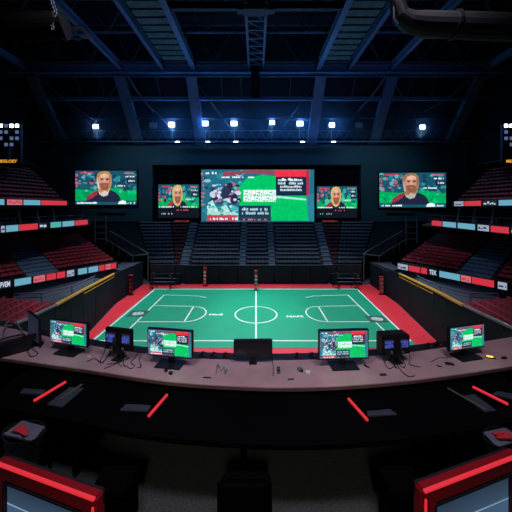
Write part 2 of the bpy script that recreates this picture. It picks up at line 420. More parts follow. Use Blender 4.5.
# railings, scaffold frames, sloped covers at the far corners
for s in (-1, 1):
    side = 'left' if s < 0 else 'right'
    f = lambda x, y, z: Vector((s*x, y, z))
    struct('trim_cover', MB().hexa(f(16.0, 40.3, 4.1), f(21.6, 49.5, 8.2), f(27.5, 48, 7.9), f(18.2, 39.4, 3.9), f(16.0, 40.3, 4.4), f(21.6, 49.5, 8.5), f(27.5, 48, 8.2), f(18.2, 39.4, 4.2)), M['recess'])
    struct('floor_landing', MB().prism([(s*16.65, 34.6), (s*16.65, 40.2), (s*19.6, 40.2), (s*18.6, 35.6)], 3.1, 3.3), M['concrete'])
    t = thing('handrail', 'grey tubular handrail down the %s far corner of the stands' % side, 'handrail', (s*16, 40, 3.3), world=True)
    part('top_rail', MB().tube([P(CX+s*146, 231, 44.5), P(CX+s*108, 253, 40)], .05), M['grey_rail'], t)
    part('lower_rail', MB().tube([P(CX+s*150, 239, 43.5), P(CX+s*123, 256, 39.6), P(CX+s*108, 254, 40)], .05), M['grey_rail'], t)
    for k in range(5):
        a = P(CX+s*150, 239, 43.5).lerp(P(CX+s*123, 256, 39.6), k/4)
        part('rail_post', MB().tube([a, a-Vector((0, 0, 1.3))], .04), M['grey_rail'], t)
    a = P(CX+s*108, 253, 40); part('rail_post', MB().tube([a, (a.x, a.y, .2)], .05), M['grey_rail'], t)
    t = thing('scaffold_frame', 'dark ladder frame standing at the end of the %s seats' % side, 'frame', P(CX+s*156, 242, 42), world=True)
    xs = (CX+s*161, CX+s*150)
    for x in xs: part('upright', MB().tube([P(x, 216, 42), P(x, 243, 42)], .09), M['steel_blue'], t)
    for y in (220, 227, 233, 239): part('rung', MB().tube([P(xs[0], y, 42), P(xs[1], y, 42)], .06), M['steel_blue'], t)
    t = thing('gallery_railing', 'dark post railing along the %s gallery between ribbon boards' % side, 'railing', (s*25, 30, 9.0), world=True)
    for z in (9.8, 10.25): part('rail', MB().tube([f(26.2, 21, z), f(25.4, 28, z), f(23, 36.6, z)], .04), M['steel_dark'], t)
    for k in range(9):
        y = 21+k*1.95; x = 26.2-(y-21)*.8/7 if y < 28 else 25.4-(y-28)*2.4/8.6
        part('post', MB().tube([f(x, y, 9.0), f(x, y, 10.3)], .05), M['steel_dark'], t)
    for k in range(6):
        y = 24+k*2.6; q = f(27.6-(y-20)*.03, y, 9.0)
        struct('column', MB().bar(q, q+Vector((s*.5, 0, 2.7)), .3, .3), M['steel_dark'])
    # short step benches at the corners of the floor
    struct('stairs', MB().box(min(s*15.4, s*11), max(s*15.4, s*11), 40.2, 40.9, 0, 1.5).box(min(s*15.4, s*11), max(s*15.4, s*11), 39.6+.2, 40.2, 0, .9), M['stair_concrete'] if False else M['barrier'])
    b = thing('team_bench', 'dark slatted bench at the %s corner behind the court' % side, 'bench', (s*13.4, 39.62, .035))
    for z, y in ((.5, -.1), (.9, .28)): part('slat', MB().box(-1.7, 1.7, y-.18, y+.02, z, z+.08), M['steel_blue'], b)
    for x in (-1.5, 1.5): part('leg', MB().box(x-.05, x+.05, -.2, .3, 0, .5).box(x-.05, x+.05, .2, .3, .5, .95), M['black_metal'], b)

for s, n in ((-1, 'left'), (1, 'right')):
    t = thing('tunnel_railing', 'bent grey tube railing at the tunnel under the %s lowest ribbon board' % n, 'railing', (s*19.3, 24.5, 3.05), world=True)
    f = lambda x, y, z: Vector((s*x, y, z))
    struct('floor_tunnel', MB().prism([(s*16.2, 23), (s*16.9, 31.5), (s*19.5, 32.5), (s*22.5, 26), (s*22, 23)], 2.85, 3.05), M['concrete'])
    for z in (3.7, 4.05): part('rail', MB().tube([f(20.6, 23.4, z), f(18.4, 23.6, z), f(17.4, 26, z-.1), f(17.6, 30, z-.2)], .05), M['steel_blue'], t)
    for x, y in ((20.6, 23.4), (18.4, 23.6), (17.4, 26), (17.6, 30)): part('post', MB().tube([f(x, y, 3.05), f(x, y, 4.0)], .05), M['steel_blue'], t)

# tripod cameras at the far touchline
tc = None
for px, py, lab in ((153, 288.3, 'black camera on tripod in the far left corner'), (172, 288.5, 'black camera on tripod beside the left bench'),
                    (337, 288.5, 'black camera on tripod beside the right bench'), (355, 288.5, 'black camera on tripod in the far right corner')):
    c = G(px, py, .035)
    if tc is None:
        tc = thing('tripod_camera', lab, 'camera', c, R(15), 'tripod cameras behind the court')
        for k in range(3):
            a = k*2.094+.5; part('leg', MB().tube([(0, 0, 1.2), (.6*math.cos(a), .6*math.sin(a), .05)], [.06, .045]), M['black_metal'], tc)
        part('column', MB().tube([(0, 0, 1.05), (0, 0, 1.6)], .08), M['black_metal'], tc)
        part('camera_body', MB().bbox(-.26, .26, -.4, .45, 1.6, 2.1, .05), M['black_plastic'], tc)
        part('lens', MB().tube([(0, -.4, 1.85), (0, -.85, 1.85)], [.15, .19], 12), M['black_plastic'], tc)
    else: copy_thing(tc, c, R(random.uniform(-30, 30)), lab)

# ------------------------------------------------------------------ back wall
YB = 52.
zt, zb, zr = 23.0, 8.45, 19.2
wb = MB()
wb.box(-40, -19.6, YB, YB+1.6, zb, zt).box(19.9, 40, YB, YB+1.6, zb, zt).box(-19.6, 19.9, YB, YB+1.6, zr, zt)
struct('wall_back', wb, M['wall_teal'])
struct('wall_recess', MB().box(-19.6, 19.9, YB+1.3, YB+1.6, zb, zr), M['recess'])
struct('wall_concourse', MB().box(-41, 41, 54.5, 55, 0, 12), M['wall_dark'])
struct('trim_1', MB().box(-40, 40, YB-.12, YB, zt-.12, zt+.05), M['steel_dark'])
for s, n in ((-1, 'wall_left'), (1, 'wall_right')):
    struct(n, MB().box(min(s*41, s*41.4), max(s*41, s*41.4), 4, 55, 0, 42), M['wall_dark'])
    struct('trim_2', MB().bar((s*40, YB-.2, 18.8), (s*36.2, 40.5, 18.2), .4, .15), M['steel_dark'])
    struct('wall_screen', MB().hexa(*[Vector(v) for v in ((s*40, 51.9, 18.8), (s*36.2, 40.5, 18.2), (s*36.5, 40.5, 18.2), (s*40.3, 51.9, 18.8), (s*40, 51.9, 23), (s*36.2, 40.5, 23), (s*36.5, 40.5, 23), (s*40.3, 51.9, 23))]), M['wall_dark'])

# ------------------------------------------------------------------ screens and their pictures
PIC_BIG = picture_mat('screen_picture', 1.15, .12, 1.4)
PIC_DESK = picture_mat('desk_screen_picture', 1.15, .2, 40.)
class Pic:                                             # flat picture in u,v 0..1, facing local -Y
    def __init__(s, w, h): s.w, s.h, s.mb, s.n = w, h, MB(), 0
    def pt(s, u, v, l): return (s.w*(u-.5), -l*s.w*.00003, s.h*v)
    def poly(s, uv, col):
        s.n += 1; s.mb.poly([s.pt(min(1, max(0, u)), min(1, max(0, v)), s.n) for u, v in uv], col)
    def rect(s, u0, v0, u1, v1, col): s.poly([(u0, v0), (u1, v0), (u1, v1), (u0, v1)], col)
    def ell(s, u, v, a, b, col, n=14, ph=0): s.poly([(u+a*math.cos(2*math.pi*k/n+ph), v+b*math.sin(2*math.pi*k/n+ph)) for k in range(n)], col)
    def words(s, u0, v0, u1, v1, col, rows=1, dens=.75, cw=.011):
        rh = (v1-v0)/rows
        for r in range(rows):
            u = u0; y0 = v1-(r+1)*rh+.15*rh; y1 = v1-r*rh-.1*rh
            while u < u1-cw:
                w = cw*random.uniform(.5, 1.5)
                if random.random() < dens:
                    s.rect(u, y0, min(u+w, u1), y0+(y1-y0)*random.uniform(.6, 1), col)
                u += w+cw*.28
WHT = (.8, .9, .92); RED = (.75, .03, .05); NAVY = (.006, .02, .05); GRN = (.0, .50, .12); SKY = (.03, .30, .42)
def blobs(p, u0, v0, u1, v1, n, cols, a0, a1):
    for _ in range(n):
        a = random.uniform(a0, a1); p.ell(random.uniform(u0, u1), random.uniform(v0, v1), a, a*random.uniform(.8, 2.2), random.choice(cols), 7, random.random())
def feed_game(w, h):                                    # broadcast picture of a game with graphics
    p = Pic(w, h); p.rect(0, 0, 1, 1, (.015, .14, .22))
    blobs(p, .02, .05, .38, .95, 60, [(.02, .22, .3), (.01, .06, .13), (.05, .4, .45), (.02, .3, .2), (.25, .5, .55)], .012, .04)
    p.poly([(.40, .84), (.55, .90), (.70, .86), (.93, .50), (.98, .44), (.98, .02), (.62, .02), (.34, .26), (.32, .6)], GRN)
    p.poly([(.93, .48), (1, .55), (1, 0), (.95, .03)], (.02, .2, .28))
    blobs(p, .10, .36, .34, .72, 38, [(.01, .02, .05), (.02, .05, .12), (.45, .1, .2), (.5, .6, .7), (.02, .02, .04)], .014, .034)
    p.ell(.205, .57, .05, .13, (.02, .03, .08)); p.ell(.29, .44, .035, .11, (.02, .02, .06))
    blobs(p, .11, .38, .34, .72, 34, [(.55, .65, .75), (.5, .12, .25), (.1, .5, .6), (.3, .2, .4), (.03, .15, .3)], .008, .017)
    p.poly([(.05, .05), (.06, .36), (.10, .42), (.14, .24), (.22, .34), (.26, .18), (.34, .22), (.30, .05)], (.35, .65, .62))
    blobs(p, .06, .1, .32, .34, 22, [(.6, .8, .8), (.1, .45, .4), (.02, .2, .25)], .01, .022)
    p.words(.04, .90, .16, .97, WHT); p.words(.18, .83, .48, .88, WHT, 1, .8)
    p.poly([(.18, .86), (.40, .93), (.66, .90), (.66, .98), (.45, .99), (.2, .95)], (.3, .05, .08))
    p.rect(.655, .86, .96, .985, RED); p.rect(.93, .5, .955, .985, (.35, .03, .06))
    p.rect(.66, .50, .93, .86, NAVY); p.words(.68, .58, .90, .83, (.55, .65, .75), 4, .8)
    p.words(.70, .78, .86, .84, WHT)
    p.poly([(.60, .45), (.66, .50), (.93, .44), (.93, .41), (.66, .46)], (.4, .75, .7))
    for v0, v1, n in ((.50, .61, 8), (.385, .49, 9)):
        for k in range(n):
            u0 = .375+k*.29/n; u1 = u0+.255/n; p.rect(u0, v0, u1, v1, WHT)
            q = k % 3; um = (u0+u1)/2
            if q != 1: p.rect(um-.004, v0+.06*(v1-v0)+.045*(q == 0), u1, v0+.06*(v1-v0)+.02+.045*(q == 0), (.0, .42, .18))
            if q != 2: p.rect(um-.005, v0+.02*(q == 1), um+.004, v0+.03+.02*(q == 1), (.0, .42, .18))
    p.rect(.33, .09, .615, .31, (.008, .035, .07)); p.words(.36, .13, .60, .28, (.4, .6, .7), 2, .85)
    p.rect(.05, .02, .32, .13, (.5, .05, .08)); p.words(.06, .03, .34, .09, WHT, 1, .7)
    p.rect(.33, .02, .62, .09, (.02, .04, .06)); p.words(.34, .02, .6, .07, (.6, .15, .2), 1, .5)
    p.words(0.0, .3, .03, .95, (.4, .15, .2), 9, .6)
    return p
def feed_person(w, h, hair, hood, dark=False):          # broadcast picture of a person talking before a pitch
    p = Pic(w, h); p.rect(0, 0, 1, 1, (.008, .08, .13))
    b = .18 if dark else 0
    p.poly([(0, .12+b), (1, .12+b), (1, .46+b*.8), (.7, .50+b*.8), (.3, .42+b*.7), (0, .46+b*.7)], (.0, .36, .10))
    blobs(p, .0, .48, .36, .95, 40, [(.01, .03, .08), (.02, .2, .3), (.4, .1, .15), (.1, .4, .45), (.01, .1, .1)], .012, .04)
    blobs(p, .62, .45, .99, .92, 40, [(.01, .04, .09), (.02, .22, .28), (.03, .35, .3), (.01, .08, .12)], .012, .045)
    blobs(p, .03, .18+b, .97, .42+b, 16, [(.0, .5, .15), (.05, .5, .3), (.0, .25, .09)], .02, .06)
    p.words(.08, .91, .30, .97, RED, 1, .9); p.words(.78, .90, .97, .97, (.6, .15, .2), 1, .9)
    p.words(.82, .80, .97, .86, WHT, 1, .7); p.words(.0, .5, .05, .8, (.65, .1, .15), 3, .8); p.words(.66, .52, .86, .6, (.6, .8, .8), 1, .7)
    p.rect(.84, .62, .99, .78, NAVY); p.words(.86, .66, .97, .75, (.6, .65, .7), 1, .8)
    # shoulders, scarf, hair and head
    k = b*.55
    p.poly([(.17, .08+k), (.20, .26+k), (.30, .38+k), (.42, .44+k), (.56, .44+k), (.66, .37+k), (.72, .26+k), (.76, .08+k)], (.012, .018, .045))
    p.poly([(.18, .12+k), (.21, .27+k), (.31, .39+k), (.40, .43+k), (.36, .30+k), (.27, .18+k)], (.28, .03, .05))
    p.poly([(.345, .74), (.36, .90), (.41, .97), (.48, .99), (.55, .97), (.59, .88), (.60, .68), (.585, .52), (.55, .40+k*.5), (.50, .27+k), (.44, .26+k), (.39, .36+k*.6), (.365, .52)], hair)
    p.poly([(.38, .40+k*.5), (.43, .34+k*.7), (.47, .42+k*.3), (.53, .38+k*.5), (.57, .48+k*.2), (.53, .28+k), (.46, .24+k), (.40, .30+k)], hood)
    p.poly([(.355, .66), (.37, .80), (.385, .62), (.40, .46), (.375, .46)], hood)
    p.poly([(.39, .80), (.42, .90), (.48, .925), (.545, .90), (.572, .80), (.568, .62), (.53, .46), (.475, .41), (.425, .47), (.393, .62)], (.56, .27, .17))
    p.poly([(.42, .88), (.48, .92), (.54, .88), (.55, .80), (.42, .80)], (.72, .42, .30))
    p.poly([(.40, .62), (.44, .64), (.52, .64), (.565, .62), (.53, .455), (.475, .415), (.425, .465)], (.26, .09, .055))
    p.ell(.482, .565, .028, .018, (.50, .18, .14)); p.ell(.482, .565, .02, .006, (.10, .03, .03))
    p.ell(.437, .745, .024, .024, (.09, .04, .035)); p.ell(.525, .745, .024, .024, (.09, .04, .035)); p.rect(.44, .775, .455, .785, (.1, .05, .04))
    p.rect(.412, .775, .458, .79, (.16, .07, .04)); p.rect(.504, .775, .55, .79, (.16, .07, .04))
    p.poly([(.482, .75), (.466, .655), (.498, .655)], (.74, .42, .30)); p.rect(.468, .65, .497, .66, (.3, .1, .07))
    p.poly([(.545, .86), (.572, .80), (.568, .62), (.54, .52), (.55, .68)], (.38, .15, .10))
    p.words(.03, .02, .36, .09, WHT, 1, .95, .02); p.poly([(.70, .02), (.72, .10), (.78, .13), (.83, .10), (.84, .02)], (.75, .9, .9))
    p.words(.86, .02, .98, .09, WHT, 1, .8, .02)
    if dark:
        p.rect(0, 0, 1, .30, (.004, .006, .012)); p.words(.02, .30, .40, .36, (.7, .8, .8), 1, .9, .02); p.words(.55, .30, .97, .36, (.6, .7, .7), 1, .8, .02)
        p.words(.45, .2, .75, .27, (.45, .05, .08), 1, .5, .02); p.words(.08, .09, .38, .16, (.3, .4, .5), 1, .6, .015)
    return p
def big_screen(name, label, x0, x1, z0, z1, y, pic, rz=0, frame=.18):
    w, h = x1-x0, z1-z0
    t = thing(name, label, 'screen', ((x0+x1)/2, y, z0), rz, 'video screens on the back wall')
    part('cabinet', MB().box(-w/2-frame, w/2+frame, .02, .45, -frame, h+frame), M['black_metal'], t)
    me = pic.mb.mesh('picture', PIC_BIG); o = link('picture', me, t)
    return t
BLN, SKN = (.62, .42, .12), (.7, .55, .5)
big_screen('video_screen', 'largest video screen in the middle of the back wall showing green game graphics', -10.25, 10.9, 8.45, 18.25, 51.6, feed_game(21.15, 9.8))
big_screen('video_screen', 'small screen left of the large middle one, showing blond person', -18.35, -10.75, 9.2, 15.45, 51.7, feed_person(7.6, 6.25, BLN, (.55, .4, .15), True))
big_screen('video_screen', 'small screen right of the large middle one, showing long-haired person', 11.45, 19.0, 9.2, 15.1, 51.7, feed_person(7.55, 5.9, BLN, (.6, .42, .16), True))
big_screen('video_screen', 'outer left wall screen showing person in pale hood', -33.75, -22.35, 11.65, 18.0, 51.4, feed_person(11.4, 6.35, (.42, .22, .08), (.6, .55, .5)))
big_screen('video_screen', 'outer right wall screen showing person in dark shirt', 23.15, 35.35, 11.15, 17.65, 51.4, feed_person(12.2, 6.5, (.26, .15, .08), (.45, .40, .33)), R(-2))
# red lit signs over the wedges
for s, n in ((-1, 'left'), (1, 'right')):
    t = thing('exit_display', 'dim red lit display under the small %s screen' % n, 'sign', (s*13.9, 51.75, 8.3))
    part('housing', MB().box(-1.6, 1.6, 0, .2, 0, .5), M['black_metal'], t)
    b = MB()
    for k in range(9): b.box(-1.4+k*.32, -1.4+k*.32+random.uniform(.1, .24), -.02, -.005, .15, .38)
    part('lit_marks', b, M['glow_red'], t)
    for x in (-1.2, 1.2): part('hanger', MB().box(x-.04, x+.04, .05, .15, .5, .71), M['black_metal'], t)
for s, n in ((-1, 'left'), (1, 'right')):
    t = thing('score_strip', 'unlit strip display under the outer %s screen' % n, 'sign', (s*27.3, 51.8, 9.8))
    part('housing', MB().box(-2.6, 2.6, 0, .2, 0, .35), M['black_metal'], t)
    b = MB()
    for k in range(14): b.box(-2.3+k*.33, -2.3+k*.33+random.uniform(.1, .26), -.02, -.005, .1, .24)
    part('marks', b, M['dark_red_seat'], t)

# ------------------------------------------------------------------ roof
struct('ceiling', MB().box(-41, 41, 4, 47, 42, 42.4).hexa((-41, 47, 42), (41, 47, 42), (41, 53.5, 24), (-41, 53.5, 24), (-41, 47, 42.4), (41, 47, 42.4), (41, 53.9, 24.4), (-41, 53.9, 24.4)), M['roof_deck'])
struct('wall_gable', MB().box(-41, 41, 53.3, 53.7, 22.5, 25), M['wall_dark'])
ZP = 33.7
def beam(p, q, w, h, m='steel_blue', flange=0):
    b = MB()
    if flange:
        p, q = Vector(p), Vector(q); d = (q-p).normalized(); sd = d.cross(Vector((0, 0, 1))).normalized(); u = sd.cross(d)
        b.bar(p, q, w*.3, h*.9); b.bar(p+u*h/2, q+u*h/2, w, h*.14); b.bar(p-u*h/2, q-u*h/2, w, h*.14)
    else: b.bar(p, q, w, h)
    return struct('roof_beam', b, M[m])
beam((-41, 45, ZP+.1), (41, 45, ZP+.1), .9, 1.15, flange=1)
beam((-41, 44.6, ZP-1.15), (41, 44.6, ZP-1.15), .3, .3, 'steel_dark')
for x in (-37.2, -22.6, -10.7, 10.7, 22.6, 37.2):
    beam((x*1.0, 45.2, ZP-.2), (x*.985, 52.6, 22.8), 1.75, .8, 'steel_blue')
beam((-41, 47.6, 30.0), (41, 47.6, 30.0), .5, .6, 'steel_blue')
beam((-41, 49.5, 27.2), (41, 49.5, 27.2), .25, .25, 'steel_dark')
for x in (-37.4, -21.9, -15.1, -10.1, 10.1, 15.1, 21.9, 37.4):
    beam((x, 14, ZP+.35), (x, 45, ZP+.35), .75 if abs(x) in (10.1,) else .55, .9, 'steel_blue', flange=1)
def truss(name, x0, x1, y, z0, z1, n, r, m, label=None):
    b = MB()
    b.tube([(x0, y, z0), (x1, y, z0)], r*1.5).tube([(x0, y, z1), (x1, y, z1)], r*1.5)
    for k in range(n):
        a, c = x0+(x1-x0)*k/n, x0+(x1-x0)*(k+1)/n; mid = (a+c)/2
        b.tube([(a, y, z0), (mid, y, z1)], r).tube([(mid, y, z1), (c, y, z0)], r)
    return struct(name, b, M[m])
truss('roof_truss', -40, 40, 44.2, ZP+.9, 40.6, 12, .16, 'steel_dark')
truss('roof_truss', -40, 40, 37, ZP+1.2, 40.6, 12, .14, 'steel_dark')
truss('roof_truss', -40, 40, 31, ZP+1.2, 40.6, 12, .14, 'steel_dark')
truss('lamp_truss', -40, 40, 51.1, 23.5, 25.4, 44, .05, 'steel_dark')
beam((-40, 51.1, 23.35), (40, 51.1, 23.35), .35, .25, 'steel_blue')
for x in (-30, -26, -16.5, -5.8, -2.5, 5.8, 16.5, 26, 30):       # hangers between the cross beams
    beam((x, 45, ZP), (x, 47.6, 30), .16, .16, 'steel_dark')
for x0, x1 in ((-37, -30), (-22, -30), (-22, -16), (-10.7, -5), (10.7, 5), (22, 16), (22, 30), (37, 30)):
    beam((x0, 45.2, 33), (x1, 50.5, 26), .14, .14, 'steel_dark')
# middle ladder truss and hoist
b = MB()
for x in (-1.15, 1.15):
    b.bar((x, 30, ZP+.2), (x, 44.5, ZP+.2), .32, .4)
for k in range(8):
    y = 31.5+k*1.75; b.bar((-1.15, y, ZP+.2), (1.15, y, ZP+.2), .2, .2); b.bar((-1.15, y, ZP+.2), (1.15, y+1.75, ZP+.2), .12, .12)
struct('roof_truss', b, M['steel_blue'])
t = thing('hoist', 'grey hoist box on the cross bar at the middle of the roof', 'hoist', (0, 31, 33.2), world=True)
part('hoist_box', MB().bbox(-1.4, 1.4, 30.2, 31.6, 33.2, 35.0, .08), M['steel_dark'], t)
part('cross_bar', MB().bar((-10.4, 31.2, 34.1), (10.4, 31.2, 34.1), .5, .75), M['black_metal'], t)
for x in (-1.75, 1.75): part('bracket', MB().box(x-.35, x+.35, 30.4, 31.2, 33.2, 33.9), M['steel_dark'], t)
# pendant loudspeaker column in front of the big screen
t = thing('cable_mast', 'dark vertical cable mast hanging at the middle of the roof', 'mast', (0, 44, 24), world=True)
part('mast', MB().box(-.75, .55, 43.8, 44.4, 28.6, 35.4), M['black_metal'], t)
# catwalks
for s, n in ((-1, 'left'), (1, 'right')):
    t = thing('catwalk', 'greenish panelled catwalk between %s roof beams' % n, 'catwalk', (s*12.6, 36, ZP), world=True)
    for k in range(12):
        y = 26.2+k*1.42
        part('deck_panel', MB().box(min(s*10.8, s*14.5), max(s*10.8, s*14.5), y, y+1.05, ZP+.5, ZP+.6), M['grating'], t)
    for x in (11.6, 13.8): part('runner', MB().bar((s*x, 25, ZP+.9), (s*x, 43.4, ZP+.9), .15, .3), M['steel_dark'], t)
    t = thing('service_platform', 'cluttered grey service plate on the %s roof beam' % n, 'platform', (s*22.6, 34.3, ZP), world=True)
    part('plate', MB().box(min(s*21.3, s*25), max(s*21.3, s*25), 33.6, 36.2, ZP-.25, ZP-.1), M['brown_metal'], t)
    for k in range(7):
        x, y = s*random.uniform(21.6, 24.6), random.uniform(33.8, 35.9); part('junction_box', MB().bbox(x-.35, x+.35, y-.25, y+.25, ZP-.6, ZP-.25, .04), M['steel_dark'], t)
# ducts
t = thing('ventilation_duct', 'big black duct with a hanging chain, upper left of the roof', 'duct', P(30, 38, 20), world=True)
a, c = P(-40, 30, 19), P(62, 25.5, 21); part('duct_body', MB().tube([a, c], .95, 20), M['black_surface'], t)
part('end_flange', MB().tube([c-Vector((.12, 0, 0)), c+Vector((.1, 0, 0))], 1.0, 20), M['duct'], t)
part('edge_highlight', MB().tube([P(-40, 44, 19), P(62, 35, 21)], .035), M['grey_rail'], t)  # pale tube standing in for the highlight on the duct's lower edge
ch = MB()
for k in range(14):
    z = c.z+2.6-k*.26; w = .09
    pts = [Vector((c.x+.05+(.12*math.sin(k*.9)), c.y-.9, z))+Vector((w*math.cos(q), .02*math.sin(k), .16*math.sin(q))) for q in [i*math.pi/4 for i in range(9)]]
    ch.tube(pts, .03, 4)
part('chain', ch, M['steel_dark'], t)
t = thing('ventilation_duct', 'black elbow duct, upper right of the roof', 'duct', P(420, 30, 20), world=True)
pts = [P(398, -40, 20), P(398, 6, 20), P(401, 16, 20), P(410, 22, 20), P(425, 24, 20), P(470, 26, 19.8), P(560, 29, 19.5)]
part('duct_body', MB().tube(pts, [.55, .55, .62, .75, .85, .9, .92], 16), M['duct'], t)
part('side_highlight', MB().tube([P(393, -30, 19.8), P(394, 18, 19.8), P(398, 24, 19.8)], .07), M['grey_rail'], t)  # thin grey tube drawn as the highlight down the elbow's edge
part('coupling', MB().tube([P(452, 25, 19.88), P(455, 25.2, 19.87)], 1.0, 16), M['black_metal'], t)
# stay cables
for k, (p, q, lab) in enumerate(((P(42, 80, 45), P(97, 122, 49.5), 'stay cable above the outer left floodlight'), (P(127, 75, 45), P(154, 112, 49.5), 'stay cable to the unlit left lamp'),
        (P(470, 80, 45), P(424, 112, 49.5), 'stay cable above the outer right floodlight'), (P(386, 76, 45), P(357, 112, 49.5), 'stay cable to the unlit right lamp'))):
    mid = p.lerp(q, .5)-Vector((0, 0, .5))
    single('stay_cable', MB().tube([p, mid, q], .07), M['grey_rail'], lab, 'cable', 'stay cables under the roof')
# floodlights
def flood(px, py, lab, lit, s=1., first=[None]):
    c = P(px, py, 50.2); mat_ = M['flood_white'] if lit else M['grey_plastic']
    t = thing('floodlight', lab, 'floodlight', (c.x, c.y, 25.4 if lit else c.z-.7), 0, 'floodlights on the roof truss' if lit else 'unlit lamps on the roof truss')
    dz = c.z-t.location.z
    part('housing', MB().bbox(-.62*s, .62*s, .05, .7, dz-.5*s, dz+.5*s, .08), M['black_metal' if lit else 'steel_blue'], t)
    part('lens', MB().bbox(-.54*s, .54*s, -.02, .05, dz-.42*s, dz+.42*s, .02), mat_, t)
    part('yoke', MB().bar((-.7*s, .3, dz), (-.7*s, .3, dz-.75*s), .06, .12).bar((.7*s, .3, dz), (.7*s, .3, dz-.75*s), .06, .12).bar((-.73*s, .3, dz-.75*s), (.73*s, .3, dz-.75*s), .12, .06), M['black_metal'], t)
    if lit: part('mounting_pole', MB().tube([(0, .5, -2.0), (0, .5, dz-.7*s)], .06), M['steel_blue'], t)
    else: part('hanging_rod', MB().tube([(0, .3, dz+.5*s), (0, .3, dz+4.)], .05), M['steel_dark'], t)
    return t
FL = []
for px, py, lab, sc in ((95.5, 126.5, 'small floodlight over the outer left screen', .85), (171.5, 124.5, 'leftmost of the six bright floodlights in the middle row', 1.),
        (205, 123.5, 'second bright floodlight from the left in the middle row', 1.), (234, 123.5, 'third bright floodlight from the left in the middle row', 1.),
        (272, 122.5, 'fourth bright floodlight from the left in the middle row', .85), (300, 123.5, 'fifth bright floodlight from the left in the middle row', 1.),
        (332, 125, 'rightmost of the six bright floodlights in the middle row', .9), (422.5, 127, 'small floodlight over the outer right screen', .85)):
    flood(px, py, lab, True, sc); FL.append((px, py))
flood(152.5, 125, 'unlit dark lamp hanging left of the bright floodlights', False)
flood(359.5, 125, 'unlit dark lamp hanging right of the bright floodlights', False)
for px, lab in ((177.5, 'first small lamp from left under the floodlights'), (208, 'second small lamp from left under the floodlights'), (236, 'middle small lamp under the floodlights'), (302.5, 'fourth small lamp from left under the floodlights'), (333.5, 'rightmost small lamp under the floodlights')):
    c = P(px, 142, 50.6); t = thing('truss_lamp', lab, 'lamp', c, 0, 'small lamps under the truss')
    part('bracket', MB().box(-.06, .06, 0, .5, -.02, .5), M['black_metal'], t)
    part('lamp_can', MB().tube([(0, .1, 0), (0, -.12, -.02)], [.15, .2], 10), M['black_metal'], t)
    part('bulb', MB().bbox(-.34, .34, -.16, -.12, -.1, .1, .015), M['small_lamp'], t)
# side lighting towers
for s, n in ((-1, 'left'), (1, 'right')):
    Y = 34.; X = lambda px: (px-CX if s < 0 else (px-CX))*Y/F
    e = 0 if s < 0 else 522
    m = (lambda px: px) if s < 0 else (lambda px: 523-px)
    q = lambda px, py: P(m(px), py, Y)
    t = thing('lighting_tower', 'lighting gantry with bright lamps high on the %s stand' % n, 'lighting tower', q(11, 166), world=True)
    for px in (9, 21): part('post', MB().tube([q(px, 166), q(px, 124)], .13), M['steel_blue'], t)
    for py in (126, 147, 160): part('crossbar', MB().tube([q(3, py), q(22, py)], .09), M['steel_blue'], t)
    for k in range(4):
        for j in range(4):
            c = q(3+k*5.4, 126.5+j*6.2)
            lm = part('lamp_head', MB().bbox(c.x-.32, c.x+.32, c.y-.3, c.y+.2, c.z-.32, c.z+.32, .05), M['black_metal'], t)
            bright = (j == 0)
            part('lamp_face', MB().bbox(c.x-.21, c.x+.21, c.y-.34, c.y-.30, c.z-.2, c.z+.2, .01), M['small_lamp'] if bright and k != 1 else M['dim_lamp'] if (k+j) % 3 else M['steel_blue'], lm).location = (0, 0, 0)
    c = q(8, 161.5); part('sign_board', MB().box(c.x-1.6, c.x+1.6, c.y-.12, c.y-.02, c.z-.3, c.z+.3), M['black_metal'], t)
    text_mesh('MEGLOEY', .5, M['led_orange'], 'sign_lettering', t, Matrix.Translation((c.x, c.y-.13, c.z)) @ Matrix.Rotation(R(90), 4, 'X'), .015, 1.1)
    struct('wall_gantry', MB().box(min(s*32.0, s*27.5), max(s*32.0, s*27.5), 33.6, 36, 16.5, 16.62), M['wall_dark'])

# ------------------------------------------------------------------ press balcony
struct('floor_balcony', MB().box(-7, 7, -1.5, 4.9, 8.6, 8.9), M['carpet'])
DZ = 9.6
near_px = [(-60, 350), (0, 357.5), (50, 364.5), (100, 371.5), (145, 378.5), (190, 383.5), (256, 387), (310, 387.2), (370, 384), (430, 378), (480, 371), (512, 366), (570, 358)]
far_px = [(-60, 316), (0, 326), (50, 337), (100, 347), (145, 353.5), (190, 358), (256, 360), (310, 359.5), (370, 356), (430, 349.5), (480, 342), (512, 337), (570, 328)]
nearc = smoothline([G(x, y, DZ) for x, y in near_px], 5); farc = smoothline([G(x, y, DZ) for x, y in far_px], 5)
def slab(c0, c1, z0, z1):
    b = MB(); n = len(c0); vs = []
    for c, z in ((c0, z0), (c1, z0), (c1, z1), (c0, z1)): vs += [(p.x, p.y, z) for p in c]
    fs = []
    for i in range(n-1):
        for k in range(4):
            a, d = k*n, ((k+1) % 4)*n
            fs.append((a+i, a+i+1, d+i+1, d+i))
    fs += [(0, n, 2*n, 3*n), (n-1, 4*n-1, 3*n-1, 2*n-1)]
    return b.add(vs, fs)
off = lambda c, d: [Vector((p.x, p.y+d, p.z)) for p in c]
desk = thing('press_desk', 'long curved pinkish wooden press desk carrying the row of monitors', 'desk', (0, 3.3, 8.9), world=True)
part('desk_top', slab(nearc, farc, DZ-.04, DZ), M['desk_wood'], desk, 'pinkish wooden top')
part('edge_lip', slab(off(nearc, -.012), nearc, DZ-.036, DZ-.004), M['desk_edge'], desk, 'brown front lip')
part('front_panel', slab(off(nearc, .10), off(nearc, .14), 8.9, DZ-.04), M['black_surface'], desk, 'black front panel')
part('cable_trough', slab(farc, off(farc, .15), DZ-.1, DZ+.004), M['black_plastic'], desk, 'dark cable trough behind the top')
